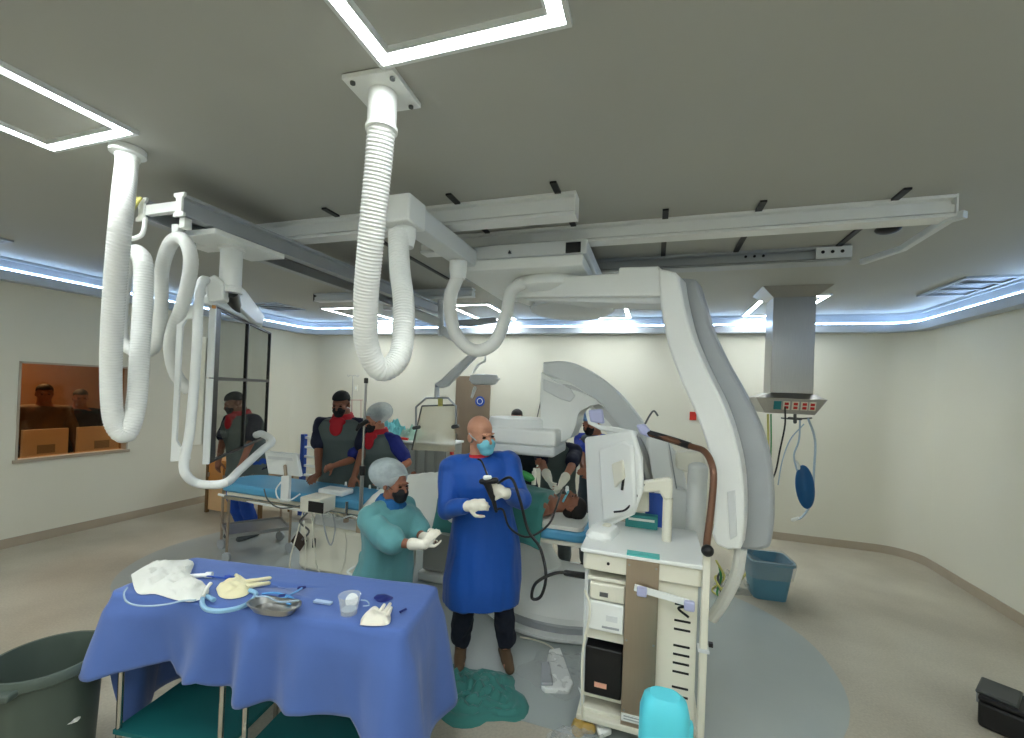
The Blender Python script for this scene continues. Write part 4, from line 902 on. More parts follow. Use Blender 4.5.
p = at(404,444,Y=4.97)
single(MB().bx(p.x-.16,p.x+.08,4.92,5.0,zc,zc+.03), 'red_tray', redp, 'small red tray at the front left edge of the fluted cabinet', 'tray', bevel=.004)
# instrument cart visible between the two gowned people
gc = thing('equipment_pedestal', 'grey panelled pedestal with white foot seen between the teal and blue gowns', 'pedestal', (-1.9,3.9,0))
g0, g1 = at(424,510,Y=3.75), at(440,510,Y=3.75)
MB().bx(g0.x,g0.x+.55,3.75,4.1,.1,.72).build('body', mat('pedestal_grey',(178,180,176),.5), gc, bevel=.02)
MB().bx(g0.x-.03,g0.x+.6,3.72,4.13,.0,.09).build('foot', white, gc, bevel=.02)
# sheets over the legs of the patient and on the table
def sheet(u_, v):
    x = -2.22+u_*1.02; y = TY0-.03+v*(TY1-TY0+.06); t = abs(v-.5)*2
    e = math.sin(PI*min(1,max(0,u_)))**.5
    z = TZ+.10 + e*(.22+.06*noise.noise(Vector((x*6,y*7,3))))*(1-t**3) + .012*noise.noise(Vector((x*25,y*25,0)))
    if v < .08: z = TZ-.06+(v/.08)*.17; y = TY0-.05-.01*math.sin(x*30)
    return (x, y, z)
solid(single(drape_grid(50,34,sheet), 'white_sheet', wsheet, 'white sheet bunched over the table between the two gowned people', 'sheet', angle=180), .004)
# radiation shield on its ceiling arm
sh = thing('radiation_shield', 'clear cream radiation shield hanging in a grey yoke from a jointed ceiling arm', 'shield', at(437,440,Y=4.6))
YS = 4.6
yq([(422,406),(455,405),(455,452),(412,450)], YS, .012).build('shield_panel', mat('leaded_acrylic',(246,240,214),.3,alpha=.35), sh)
m = MB()
for a,b in (((422,406),(412,450)),((422,406),(455,405))): m.cyl(at(*a,Y=YS+.006), at(*b,Y=YS+.006), .010)
m.build('panel_edge', dgrey, sh)
m = MB(); m.tube([at(416,428,Y=YS-.01),at(416,407,Y=YS-.01),at(426,398,Y=YS-.01),at(448,398,Y=YS-.01),at(456,406,Y=YS-.01),at(456,426,Y=YS-.01)], .012, smooth=False); m.build('yoke', mgrey, sh)
for p in ((416,428),(455,427)): m = MB(); m.caps(at(p[0]-2,p[1],Y=YS-.02), at(p[0]+3,p[1]-1,Y=YS-.02), .022,.02); m.build('yoke_knob', dgrey, sh)
yq([(438,398),(442,398),(442,406),(438,406)], YS-.02, .02).build('yellow_tag', yell, sh)
m = MB(); m.caps(at(437,396,Y=YS), at(437,388,Y=YS), .03,.028); m.build('swivel', lgrey, sh)
m = MB(); 
m.prism([at(*p,Y=YS-.03) for p in ((434,384),(440,380),(466,356),(474,350),(479,353),(470,362),(447,386),(440,388))], (0,.07,0)); m.build('drop_arm', lgrey, sh, bevel=.01)
m = MB(); m.cyl(at(437,384,Y=YS), at(437,391,Y=YS), .026); m.build('arm_joint', mgrey, sh)
m = MB(); m.prism([at(*p,Y=YS-.03) for p in ((443,325),(452,330),(478,348),(473,354),(445,337),(438,332))], (0,.07,0)); m.build('spring_arm', white, sh, bevel=.01)
m = MB(); m.cyl(at(441,300,Y=YS), at(441,336,Y=YS), .035); m.build('joint_column', lgrey, sh)
m = MB(); m.prism([at(*p,Y=YS-.04) for p in ((392,300),(440,318),(440,328),(392,309))], (0,.08,0)); m.build('extension_arm', white, sh, bevel=.015)
m = MB(); q = at(388,310,Y=YS); m.cyl((q.x,q.y,HC-.003), (q.x,q.y,q.z), .055); m.build('ceiling_column', lgrey, sh)
m = MB(); m.prism([at(*p,Y=YS-.05) for p in ((458,320),(495,317),(496,322),(470,326),(458,325))], (0,.05,0)); m.build('rear_arm', mgrey, sh, bevel=.006)
el = thing('exam_light', 'small white examination lamp on a curved arm in front of the brown door', 'lamp', at(485,385,Y=4.7))
m = MB(); m.tube([at(490,352,Y=4.7),at(485,354,Y=4.7),at(485,361,Y=4.7)], .012, smooth=False); m.tube([at(485,361,Y=4.7),at(478,365,Y=4.7),at(473,373,Y=4.7)], .014); m.build('arm', white, el)
m = MB(); m.loft([[at(484+dx*w_,y_,Y=4.7)+Vector((0,dy*w_*.006,0)) for dx,dy in [(14*math.cos(a),14*math.sin(a)) for a in [2*PI*k/20 for k in range(20)]]] for y_,w_ in ((374,.5),(375,.95),(380,1.05),(384,.85),(385,.6))]); m.build('lamp_head', lgrey, el)
m = MB(); m.caps(at(475,388,Y=4.68), at(472,397,Y=4.68), .022,.016); m.build('handle', white, el)
m = MB(); m.caps(at(496,379,Y=4.7), at(499,379,Y=4.7), .02,.014); m.build('knob', lgrey, el)
# outlets and sign on the back wall
def plate(px, py, w_, h_, mm, label, name='wall_plate', cat='wall plate', cord=False):
    p = at(px,py,Y=YB-.006); t = thing(name, label, cat, p); MB().box((p.x,YB-.005,p.z),(w_,.012,h_)).build('plate', mm, t, bevel=.002)
    if name == 'wall_plate': MB().box((p.x,YB-.014,p.z),(w_*.4,.006,h_*.5)).build('switch', white, t)
    if cord: m = MB(); m.tube([(p.x,YB-.02,p.z-.02),(p.x-.03,YB-.03,p.z-.3),(p.x-.09,YB-.03,p.z-.62)], .008); m.build('cord', dgrey, t)
plate(356,388,.07,.11,cream,'pale switch plate on the back wall above the red-collared pair')
plate(544,381,.09,.13,cream,'socket plate with dark cord hanging on the back wall right of the door',cord=True)
sgn = at(693,416,Y=YB-.006); t = thing('wall_sign', 'small bright red square sign on the back wall beside the curved arm', 'sign', sgn)
MB().box((sgn.x,YB-.005,sgn.z),(.09,.01,.12)).build('plate', redp, t)

# ------------------------------------------------------------ steel ceiling pendant
pd_ = thing('ceiling_pendant', 'brushed steel ceiling pendant with a row of red sockets', 'pendant', (1.3,5.2,1.73))
p0, p1 = at(770,400,Y=5.0).x, at(813,400,Y=5.0).x
MB().bx(p0,p1,5.0,5.30,1.90,HC-.01).build('column', steel, pd_, bevel=.004)
def fr4(x0,x1,y0,y1,z): return [Vector((x0,y0,z)),Vector((x1,y0,z)),Vector((x1,y1,z)),Vector((x0,y1,z))]
m = MB(); m.loft([fr4(p0,p1,5.0,5.3,2.90), fr4(p0-.12,p1+.12,4.9,5.4,HC-.003)]); m.build('ceiling_flange', steel, pd_, smooth=False)
a0, a1 = at(755,398,Y=4.95).x, at(826,399,Y=4.95).x
m = MB(); m.loft([fr4(p0+.01,p1-.01,4.99,5.31,1.94), fr4(a0,a1,4.90,5.4,1.885)]); m.build('socket_hood', steel, pd_, smooth=False)
m = MB(); m.loft([fr4(a0,a1,4.90,5.4,1.885), fr4(a0+.09,a1-.09,4.94,5.34,1.735)]); m.build('socket_box', steel, pd_, smooth=False)
def slope(px, w_, mm, name, n_=2):
    x = at(px,405,Y=4.93).x; z = 1.815; R_ = Matrix.Rotation(math.atan2(.04,.15),3,'X')
    so = MB().box((x,4.917,z),(w_,.008,.085),R=R_).build(name, mm, pd_)
    if name == 'socket':
        for k in range(2): MB().box((x,4.914+(k*2-1)*-.005,z+(k*2-1)*.018),(w_*.6,.012,.026),R=R_).build('outlet', redp, so)
slope(777,.065,tealp,'teal_label')
for px in (786,795,804,812): slope(px,.058,cream,'socket')
cd = lambda pts,r,mm,lab,nm='hanging_tube',cat='tube': single(MB().tube(pts, r, n=8), nm, mm, lab, cat)
Yp = 5.1
cd([at(768,414,Y=Yp),at(768,450,Y=Yp),at(765,490,Y=Yp),at(757,540,Y=Yp),at(745,575,Y=4.9),at(720,590,Y=4.6)], .011, yell, 'yellow hose hanging from the left of the steel pendant')
cd([at(771,414,Y=Yp),at(771,450,Y=Yp),at(768,490,Y=Yp),at(760,540,Y=Yp),at(748,572,Y=4.95)], .007, greenw, 'green hose hanging beside the yellow one')
cd([at(785,407,Y=4.9),at(785,425,Y=4.88),at(780,450,Y=4.9),at(776,470,Y=4.95),at(770,485,Y=5.0)], .008, black, 'black power cord plugged into the steel pendant','power_cord','cord')
m = MB(); m.tube([at(781,418,Y=Yp),at(795,419,Y=Yp),at(812,418,Y=Yp)], .008); m.caps(at(795,414,Y=Yp),at(795,422,Y=Yp),.014,.018); m.caps(at(789,418,Y=Yp),at(801,419,Y=Yp),.013,.013); single(m, 'gas_fitting', dgrey, 'dark branching gas fitting under the steel pendant', 'fitting')
cd([at(800,420,Y=Yp),at(799,440,Y=Yp),at(794,455,Y=Yp),at(797,470,Y=Yp),at(801,478,Y=Yp)], .009, cleart, 'clear green-tinted tube leading down to the blue oval bag')
cd([at(808,418,Y=Yp),at(815,440,Y=Yp),at(814,470,Y=Yp),at(812,500,Y=Yp),at(803,516,Y=Yp),at(795,520,Y=Yp)], .011, cleart, 'long clear breathing tube on the right of the blue oval bag')
cd([at(804,424,Y=Yp),at(790,440,Y=Yp),at(782,462,Y=Yp),at(778,485,Y=Yp)], .006, cleart, 'thin clear tube slanting down left from the gas fitting')
m = MB(); p = at(805,487,Y=Yp); m.ell((p.x,p.y,p.z),(.085,.04,.22),R=Matrix.Rotation(-.12,3,'Y'),n=24,m=16); single(m, 'breathing_bag', tealp if 0 else mat('deep_blue_bag',(10,86,140),.4), 'deep blue oval breathing bag hanging below the steel pendant', 'breathing bag')
m = MB(); m.caps(at(793,520,Y=Yp), at(798,518,Y=Yp), .018,.014); m.caps(at(797,462,Y=Yp),at(800,471,Y=Yp),.012,.018); single(m, 'tube_connector', white, 'white connector at the end of the long clear tube', 'connector')

# ------------------------------------------------------------ floor things on the right
bk = thing('blue_bucket', 'blue square-ish bucket lined with a clear bag, standing right of the curved arm', 'bucket', (1.06,4.72,0))
def sqring(cx,cy,w_,d_,z,r=.05,rz=.1):
    R_ = Matrix.Rotation(rz,3,'Z'); return [R_@Vector((x,y,0))+Vector((cx,cy,z)) for x,y in rrect(-w_/2,w_/2,-d_/2,d_/2,r,4)]
bc = at(770,601,Z=0); bx_, by_ = bc.x, bc.y+.14
m = MB(); m.loft([sqring(bx_,by_,.28,.26,.0),sqring(bx_,by_,.36,.33,.33),sqring(bx_,by_,.39,.36,.335),sqring(bx_,by_,.39,.36,.36),sqring(bx_,by_,.355,.325,.362),sqring(bx_,by_,.34,.31,.32),sqring(bx_,by_,.27,.25,.02)]); m.build('body', bucketm, bk)
m = MB(); 
rg = []
for z,w_,am in ((.20,.362,.004),(.34,.402,.008),(.375,.40,.012),(.37,.34,.01),(.2,.30,.01)):
    rg.append([p+Vector((noise.noise(p*22)*am*2,noise.noise(p*25)*am*2,noise.noise(p*17)*am)) for p in sqring(bx_,by_,w_,w_*.92,z)])
m.loft(rg, cap=False); m.build('bag_liner', film, bk)
MB().bx(bx_+.17,bx_+.22,by_-.05,by_+.05,.325,.345).build('handle', bucketm, bk)
tc = thing('tool_case', 'black case with grey lid corner lying at the bottom right of the floor', 'case', (2.1,3.2,0))
tR = Matrix.Rotation(-.62,3,'Z'); t0 = at(980,722,Z=.02)
cc2 = t0 + tR@Vector((.26,.10,0))
m = MB().box((cc2.x,cc2.y,.075),(.54,.24,.15),R=tR); m.build('case_body', black, tc, bevel=.02)
m = MB().box((cc2.x,cc2.y,.165),(.54,.24,.03),R=tR); m.build('lid', black, tc, bevel=.01)
v = cc2+tR@Vector((-.20,.02,0)); MB().box((v.x,v.y,.185),(.17,.22,.02),R=tR).build('grey_panel', caseg, tc, bevel=.008)
v = cc2+tR@Vector((.10,.0,0)); MB().box((v.x,v.y,.19),(.30,.03,.02),R=tR).build('handle', caseg, tc, bevel=.006)
v = cc2+tR@Vector((-.275,-.02,0)); MB().box((v.x,v.y,.14),(.02,.06,.07),R=tR).build('latch', mgrey, tc, bevel=.004)
for k in range(4):
    pts = [at(716+k*3,560+k*5,Y=4.6),at(724-k*3,578,Y=4.55),at(712+k*5,590+k*3,Z=.03),at(722,598,Z=.02),at(716+k*4,604,Z=.02)]
    cd(pts, .010, (yell,greenw,dgrey,yell)[k], ('yellow','green','dark grey','second yellow')[k]+' cable tangled on the floor behind the equipment cart', 'floor_cable', 'cable')
m = crumple((at(733,575,Z=0).x-.05,at(733,590,Z=0).y,0), .16,.12,.22,seed=9); single(m, 'plastic_bag', film, 'translucent plastic bag beside the blue bucket', 'bag')

# ------------------------------------------------------------ equipment cart
ct = thing('equipment_cart', 'tall cream equipment cart with a brown steel column and black louvre slots', 'cart', (0,2.75,0))
CX0, CX1, CY0, CY1 = -.35, .245, 2.45, 3.03
m = MB(); m.prism([(x,y,.885) for x,y in rrect(CX0,CX1+.02,CY0-.02,CY1,.03,4)], (0,0,.095)); m.build('top_drawer', cream, ct, bevel=.006)
m = MB(); m.prism([(x,y,.98) for x,y in rrect(CX0-.015,CX1+.035,CY0-.035,CY1+.015,.03,4)], (0,0,.022)); m.build('worktop', white, ct, bevel=.006)
MB().cyl((CX0+.14,CY0-.021,.935),(CX0+.14,CY0-.026,.935),.008).build('keyhole', black, ct)
MB().bx(.045,CX1,CY0,CY0+.02,.10,.885).build('louvre_panel', cream, ct, bevel=.003)
MB().bx(CX1-.02,CX1,CY0+.02,CY1,.10,.885).build('side_panel', cream, ct)
MB().bx(CX0+.02,CX1-.02,CY1-.02,CY1,.10,.885).build('far_panel', lgrey, ct)
for z in (.775,.69,.645,.56,.515,.47,.425,.345,.30,.258,.212): 
    MB().bx(.135,.215,CY0-.002,CY0+.004,z-.006,z+.006).build('louvre_slot', black, ct, bevel=.002)
sc_ = MB().bx(-.115,.052,CY0-.03,CY0-.002,.09,1.0).build('steel_column', steel2, ct, bevel=.002)
MB().bx(-.115,.052,CY0-.034,CY0+.02,1.0,1.012).build('column_cap', mat('turquoise_cap',(90,190,185),.5), ct)
for x in (-.10,.037):
    for z in (.95,.55,.18): MB().cyl((x,CY0-.030,z),(x,CY0-.034,z),.006,n=8).build('screw', steel, sc_)
MB().bx(-.112,.0,CY0-.034,CY0-.030,.125,.165).build('label_plate', white, sc_)
for k in range(2): MB().bx(-.10,-.012,CY0-.0355,CY0-.0338,.136+k*.014,.141+k*.014).build('label_print', mgrey, sc_)
MB().bx(.258,.294,CY0-.04,CY0,.06,1.11).build('post', cream, ct, bevel=.006); MB().bx(.25,.302,CY0-.05,CY0+.01,.575,.59).build('post_joint', lgrey, ct)
m = MB(); m.ell((.274,CY0-.07,1.095),(.030,.03,.03)); m.cyl((.274,CY0-.03,1.095),(.274,CY0-.07,1.095),.012); m.build('knob', black, ct)
MB().bx(.30,.32,CY0-.03,CY0-.01,.60,.62).build('bolt', black, ct)
for z,t_ in ((.845,.02),(.56,.055),(.21,.025),(.12,.02)): MB().bx(CX0+.03,-.115,CY0+.0,CY1-.02,z-t_,z).build('shelf', cream, ct, bevel=.003)
for y in (CY0+.05,CY1-.05): MB().bx(CX0+.01,CX0+.03,y-.02,y+.02,.1,.885).build('upright', lgrey, ct)
MB().bx(CX0-.0,CX1+.04,CY0-.04,CY1+.03,.07,.10).build('base_frame', cream, ct, bevel=.006)
for x in (CX0+.05,CX1-.02):
    for y in (CY0+.02,CY1-.03): w_ = MB(); w_.lathe([(.028,-.012),(.035,-.008),(.035,.008),(.028,.012)], (x,y,.036), n=18, R=Matrix.Rotation(PI/2,3,'Y')); w_.build('caster', dgrey, ct)
# rail handle with lilac clamps
rb = thing('cart_rail', 'white rail with two lilac clamps across the steel column of the cart', 'rail', (.05,2.36,.83))
MB().box((.065,CY0-.055,.83),(.27,.012,.035),R=Matrix.Rotation(.12,3,'Y')).build('rail_bar', white, rb, bevel=.003)
for x,z in ((-.03,.835),(.20,.805)): MB().box((x,CY0-.065,z),(.05,.03,.05)).build('clamp', lilac, rb, bevel=.008)
m = MB(); m.tube([(.19,CY0-.07,.80),(.15,CY0-.05,.775),(.20,CY0-.05,.74)], .006); m.build('lever', black, rb)
def device(x0,x1,y0,y1,z0,z1,mm,label,name='device_box',dark=None):
    t = thing(name, label, 'device', ((x0+x1)/2,y0,z0)); MB().bx(x0,x1,y0,y1,z0,z1).build('case', mm, t, bevel=.008); return t
d1 = device(CX0+.045,-.118,CY0-.02,CY1-.1,.727,.818,cream,'cream light source box on the upper inner shelf of the cart')
MB().bx(CX0+.10,CX0+.145,CY0-.024,CY0-.02,.752,.775).build('display', dgrey, d1); 
MB().bx(CX0+.035,-.118,CY0-.03,CY1-.1,.625,.725).box((0,0,-5),(.001,)*3)
d2 = device(CX0+.03,-.118,CY0-.03,CY1-.1,.568,.722,white,'white processor box below the cream light source box')
MB().bx(CX0+.14,CX0+.20,CY0-.034,CY0-.03,.63,.66).build('emblem', lgrey, d2); MB().bx(CX0+.12,CX0+.21,CY0-.034,CY0-.03,.59,.60).build('print_line', mgrey, d2)
d3 = device(CX0+.035,-.118,CY0-.02,CY1-.1,.212,.47,black,'black device box with orange label on the lower shelf of the cart')
MB().bx(CX0+.09,CX0+.155,CY0-.024,CY0-.02,.26,.285).build('orange_label', mat('orange_label',(236,176,150),.6), d3)
bg = crumple((CX0+.04,CY0-.2,0), .24,.15,.13,seed=12); single(bg, 'plastic_bag', film, 'clear plastic bag slumped on the floor at the left foot of the cart', 'bag')
m = MB(); q = at(582,728,Z=.03); m.caps(q+Vector((-.02,0,.0)), q+Vector((.05,0,.01)), .03,.025); m.lathe([(.035,0),(.04,.03),(.03,.06),(.02,.07)], q+Vector((-.02,.0,-.03)), n=16); single(m, 'brass_fitting', mat('yellow_brown_fitting',(170,140,70),.4), 'yellow-brown pipe fitting on the floor at the cart foot', 'fitting')
cd([q+Vector((0,0,.05)), at(582,690,Y=2.36), at(583,650,Y=2.38), at(590,610,Y=2.40), at(585,590,Y=2.42)], .007, cream, 'thin cream cable running up the left of the cart', 'cart_cable', 'cable')
m = MB(); m.prism([at(*p,Z=.02) for p in ((578,690),(586,700),(612,735),(600,740))], (0,0,.03)); single(m, 'white_wedge', white, 'white plastic wedge inside the clear bag by the cart', 'wedge', bevel=.008)
# brown curved post beside the cart
bp_ = thing('curved_pole', 'brown bent tube rising from the cart corner and arching left with blue clamps', 'pole', (.274,2.43,1.11))
m = MB(); m.tube([Vector((.274,CY0-.02,1.10)), at(712,500,Y=2.50), at(713,470,Y=2.55), at(705,452,Y=2.62), at(690,446,Y=2.7), at(665,438,Y=2.8), at(650,434,Y=2.85)], .018, n=12); m.build('tube', brownt, bp_)
m = MB(); m.tube([at(690,446,Y=2.7), at(672,440,Y=2.78), at(648,433,Y=2.86)], .021); m.build('black_sleeve', black, bp_)
m = MB(); m.prism([at(*p,Y=2.84) for p in ((636,425),(645,424),(653,434),(650,438),(640,434))], (0,.05,0)); m.build('blue_clamp', lilac, bp_, bevel=.01)
m = MB(); m.prism([at(*p,Y=3.05) for p in ((585,412),(590,407),(594,420),(598,425),(620,428),(638,432),(636,437),(600,430),(588,424))], (0,.04,0)); m.build('white_arm', white, bp_, bevel=.008)
m = MB(); m.prism([at(*p,Y=3.04) for p in ((588,410),(602,409),(604,424),(590,422))], (0,.06,0)); m.build('blue_joint', lilac, bp_, bevel=.012)
# monitor on the cart, seen from behind
sm = thing('cart_monitor', 'white flat monitor on a jointed arm above the cart, seen from behind', 'monitor', (-.25,2.85,1.0))
MU = Vector((.80,-.60,0)).normalized(); MNn = Vector((-MU.y,MU.x,0)); MP = Vector((-.40,2.92,0))
def mq(pts, o0, o1): 
    m = MB(); P = [at(*p, plane=(MP-MNn*o0*-1, MNn)) for p in pts]; m.prism(P, MNn*(o1-o0)); return m
mq([(584,439),(586,437),(632,431),(640,458),(641,490),(632,515),(600,530),(588,529)], .0, .035).build('panel_back', white, sm, bevel=.012)
mq([(598,449),(624,441),(632,446),(635,505),(628,514),(602,522)], -.03, .0).build('rear_bulge', white, sm, bevel=.015)
mq([(611,464),(622,460),(624,478),(614,488)], -.05, -.03).build('mount_plate', cream, sm, bevel=.008)
m = MB(); m.prism([at(*p,Y=2.72) for p in ((629,484),(668,478),(673,480),(673,488),(672,500),(664,500),(659,492),(632,494))], (0,.06,0)); m.build('support_arm', cream, sm, bevel=.012)
m = MB(); m.prism([at(*p,Y=2.74) for p in ((619,464),(642,471),(644,480),(620,484),(617,474))], (0,.06,0)); m.build('arm_joint', cream, sm, bevel=.012)
m = MB(); m.cyl(at(668,498,Y=2.75), Vector((at(668,498,Y=2.75).x,2.75,1.002)), .028); m.build('arm_column', cream, sm)
m = MB(); m.tube([at(624,475,Y=2.70),at(622,490,Y=2.70)], .008); m.tube([at(644,484,Y=2.70),at(634,500,Y=2.68),at(625,510,Y=2.68),at(614,512,Y=2.70)], .006); m.build('cables', black, sm)
yq([(631,495),(649,490),(649,512),(631,512)], 2.86, .05).build('rear_box', cream, sm, bevel=.006)
# things lying on the cart top
kt = at(603,530,Z=1.03); k_ = thing('white_handset', 'rounded white plastic box lying on the left of the cart top', 'box', (kt.x,kt.y,1.003))
m = MB(); m.loft([sqring(kt.x,kt.y,.15,.24,1.003,.04,-.2),sqring(kt.x,kt.y,.155,.245,1.02,.04,-.2),sqring(kt.x,kt.y,.13,.22,1.045,.04,-.2),sqring(kt.x,kt.y,.09,.17,1.052,.03,-.2)]); m.build('shell', white, k_)
m = MB(); m.loft([sqring(kt.x+.02,kt.y+.03,.05,.06,1.052,.015,-.2),sqring(kt.x+.02,kt.y+.03,.04,.05,1.06,.012,-.2)]); m.build('button', cream, k_)
gb = at(645,518,Z=1.04); b1 = thing('teal_box', 'teal box standing at the back of the cart top', 'box', (gb.x,2.96,1.003))
MB().bx(gb.x-.12,gb.x+.08,2.93,3.0,1.003,1.085).build('carton', mat('teal_carton',(60,150,150),.6), b1, bevel=.003); MB().bx(gb.x-.10,gb.x+.06,2.927,2.93,1.05,1.065).build('band', white, b1)
b2 = thing('blue_folder', 'dark blue upright folder behind the monitor arm on the cart', 'folder', (gb.x+.1,2.98,1.003))
MB().bx(gb.x+.0,gb.x+.13,3.003,3.02,1.003,1.22).build('cover', bluep, b2, bevel=.002); MB().bx(gb.x+.005,gb.x+.125,3.02,3.026,1.01,1.21).build('pages', white, b2)
# small hook tool above, behind the arc
cd([at(645,424,Y=3.4),at(650,415,Y=3.4),at(654,411,Y=3.4),at(658,416,Y=3.4)], .007, dgrey, 'small dark bent rod above the arc of the x-ray arm', 'bent_rod', 'rod')

# pedal on the floor
fp = thing('foot_pedal', 'white foot pedal unit lying on the floor left of the cart', 'pedal', at(560,670,Z=0))
P_ = [at(*p,Z=.0) for p in ((549,654),(560,652),(573,688),(569,695),(545,694),(541,690))]
m = MB(); m.prism(P_, (0,0,.035)); m.build('base', white, fp, bevel=.008)
P_ = [at(*p,Z=.036) for p in ((541,665),(549,664),(553,686),(541,686))]
m = MB(); m.prism(P_, (0,0,.02)); m.build('grey_pedal', mgrey, fp, bevel=.006)
cdp = MB(); cdp.tube([at(558,653,Z=.03),at(548,645,Z=.01),at(535,640,Z=.01),at(520,637,Z=.01)], .006); cdp.build('lead', cream, fp)
single(crumple(at(560,672,Z=0)+Vector((0,0,.0)), .25,.24,.07,seed=21), 'plastic_bag', film, 'crumpled clear plastic bag wrapped over the white foot pedal', 'bag')
# teal cloth on the floor
fc = at(475,692,Z=0)
single(crumple((fc.x+.0,fc.y+.0,.0), .30,.28,.07,seed=31,n=60,sharp=.6), 'floor_cloth', teal, 'crumpled teal cloth on the floor at the feet of the blue-gowned man', 'cloth')

# ------------------------------------------------------------ draped instrument tables
TA = math.radians(8.5); TC = Vector((-1.675,1.665,0)); TL, TD, TH = 1.43, .43, .85
TR = Matrix.Rotation(TA,3,'Z')
def tl(x, y, z=0): return TC + TR@Vector((x,y,0)) + Vector((0,0,z))
def steel_table(x0, x1, label):
    t = thing('instrument_table', label, 'table', tl((x0+x1)/2,0), 'steel tables under the blue drape')
    y0, y1 = -TD/2+.02, TD/2-.02
    m = MB(); m.prism([tl(x0,y0,TH-.03),tl(x1,y0,TH-.03),tl(x1,y1,TH-.03),tl(x0,y1,TH-.03)], (0,0,.02)); m.build('top', steel, t)
    m = MB(); m.prism([tl(x0,y0,.19),tl(x1,y0,.19),tl(x1,y1,.19),tl(x0,y1,.19)], (0,0,.02)); m.build('lower_shelf', teals, t, label='shelf covered in teal cloth')
    for x in (x0+.015,x1-.015):
        for y in (y0+.015,y1-.015):
            lg = MB().cyl(tl(x,y,.07), tl(x,y,TH-.03), .0125).build('leg', chrome, t)
            w_ = MB(); w_.lathe([(.028,-.012),(.034,-.008),(.034,.008),(.028,.012)], tl(x,y,.035), n=16, R=Matrix.Rotation(PI/2,3,'X')); w_.build('caster', black, lg)
steel_table(-.69,-.12,'steel table on casters under the left half of the blue drape')
steel_table(-.03,.68,'steel table on casters under the right half of the blue drape')
fpn = (tl(0,-TD/2-.03), TR@Vector((0,1,0)))
def frontpt(px,py): p = at(px,py,plane=fpn); q = TR.inverted()@(p-TC); return (q.x, p.z)
hemf = sorted([frontpt(*p) for p in ((85,671),(104,672),(123,667),(161,666),(169,679),(205,678),(216,690),(240,699),(266,707),(300,709),(346,719),(356,735),(375,757),(400,775),(433,770))])
def hem_front(x):
    if x <= hemf[0][0]: return hemf[0][1]
    for (a,za),(b,zb) in zip(hemf, hemf[1:]):
        if x <= b: return za+(zb-za)*(x-a)/(b-a)
    return hemf[-1][1]
def drape():
    hx_, hy_, r = TL/2, TD/2, .035; per = []
    N = 90
    def seg(a, b, n, nrm):
        for k in range(n): t = k/n; per.append((a[0]+(b[0]-a[0])*t, a[1]+(b[1]-a[1])*t, nrm))
    def cor(cx, cy, a0, n=10):
        for k in range(n): a = math.radians(a0+90*k/n); per.append((cx+r*math.cos(a), cy+r*math.sin(a), (math.cos(a),math.sin(a))))
    seg((-hx_+r,-hy_),(hx_-r,-hy_),N,(0,-1)); cor(hx_-r,-hy_+r,-90); seg((hx_,-hy_+r),(hx_,hy_-r),34,(1,0)); cor(hx_-r,hy_-r,0)
    seg((hx_-r,hy_),(-hx_+r,hy_),N,(0,1)); cor(-hx_+r,hy_-r,90); seg((-hx_,hy_-r),(-hx_,-hy_+r),34,(-1,0)); cor(-hx_+r,-hy_+r,180)
    n = len(per); rows = []
    for sc_ in (.03,.3,.6,.8,.92,.98):
        rows.append([tl(x*sc_+0*(1-sc_), y*sc_, TH+.006+.004*noise.noise(Vector((x*sc_*6,y*sc_*6,1)))-(.003 if sc_>.95 else 0)) for x,y,_ in per])
    M_ = 20
    for j in range(0, M_+1):
        t = j/M_; row = []
        for i,(x,y,nr) in enumerate(per):
            u_ = x/hx_
            if y < -hy_+.001 or (nr[1] < -.5): hem = hem_front(x)
            elif nr[0] > .5: v = (y+hy_)/TD; hem = .14+.14*v if v < .5 else .21+.1*v
            elif nr[0] < -.5: v = (y+hy_)/TD; hem = .46 if v < .18 else max(.10,.46-(v-.18)*2.2)
            else: hem = .42+.05*math.sin(u_*9) if u_ > -.75 else .15
            hem = max(hem, .03); drop = TH-hem
            cw = 1+0*u_; cornr = 0
            dx, dy = abs(abs(x)-hx_), abs(abs(y)-hy_); dc = math.hypot(dx, dy); cornr = math.exp(-(dc/.11)**2)
            am = (.028+.02*math.sin(x*3+2))*(1 if abs(nr[1])>.5 else .6)
            fo = am*math.sin((x*1.0+y*1.4)*21+1.4*math.sin(x*7)+.8*t)+.012*noise.noise(Vector((x*14,y*14,t*2)))
            out = (.015+.05*drop*t)+fo*t**.8*(1-cornr*.6)+cornr*(.09 if x > 0 else .12)*t**.9*drop/.6
            p = tl(x,y,TH-drop*t-.002*(j>0)); d_ = TR@Vector((nr[0],nr[1],0))
            tang = .02*noise.noise(Vector((x*5,y*5,t*1.5)))*t
            row.append(p + d_*out*min(1,t*4+.1)+ (TR@Vector((-nr[1],nr[0],0)))*tang)
        rows.append(row)
    m = MB(); m.loft(rows, cap=False); m._add(rows[0], [tuple(range(n))]); return m
solid(single(drape(), 'table_drape', blue_drape, 'large blue drape with long hanging corners over the steel tables in the foreground', 'drape', angle=180), .004)
ZT = TH+.014
single(crumple(at(383,598,Z=ZT), .045,.035,.004,seed=3,irr=.15), 'wet_spot', mat('wet_cloth',(36,44,120),.4), 'dark wet patch on the blue drape near its right end', 'stain')
tw = thing('white_towel', 'large crumpled white towel at the left end of the blue drape', 'towel', at(172,582,Z=ZT))
tb_ = [at(*p,Z=ZT) for p in ((131,575),(150,564),(170,561),(193,562),(191,574),(200,583),(209,589),(205,597),(190,602),(172,599),(155,594),(137,593))]
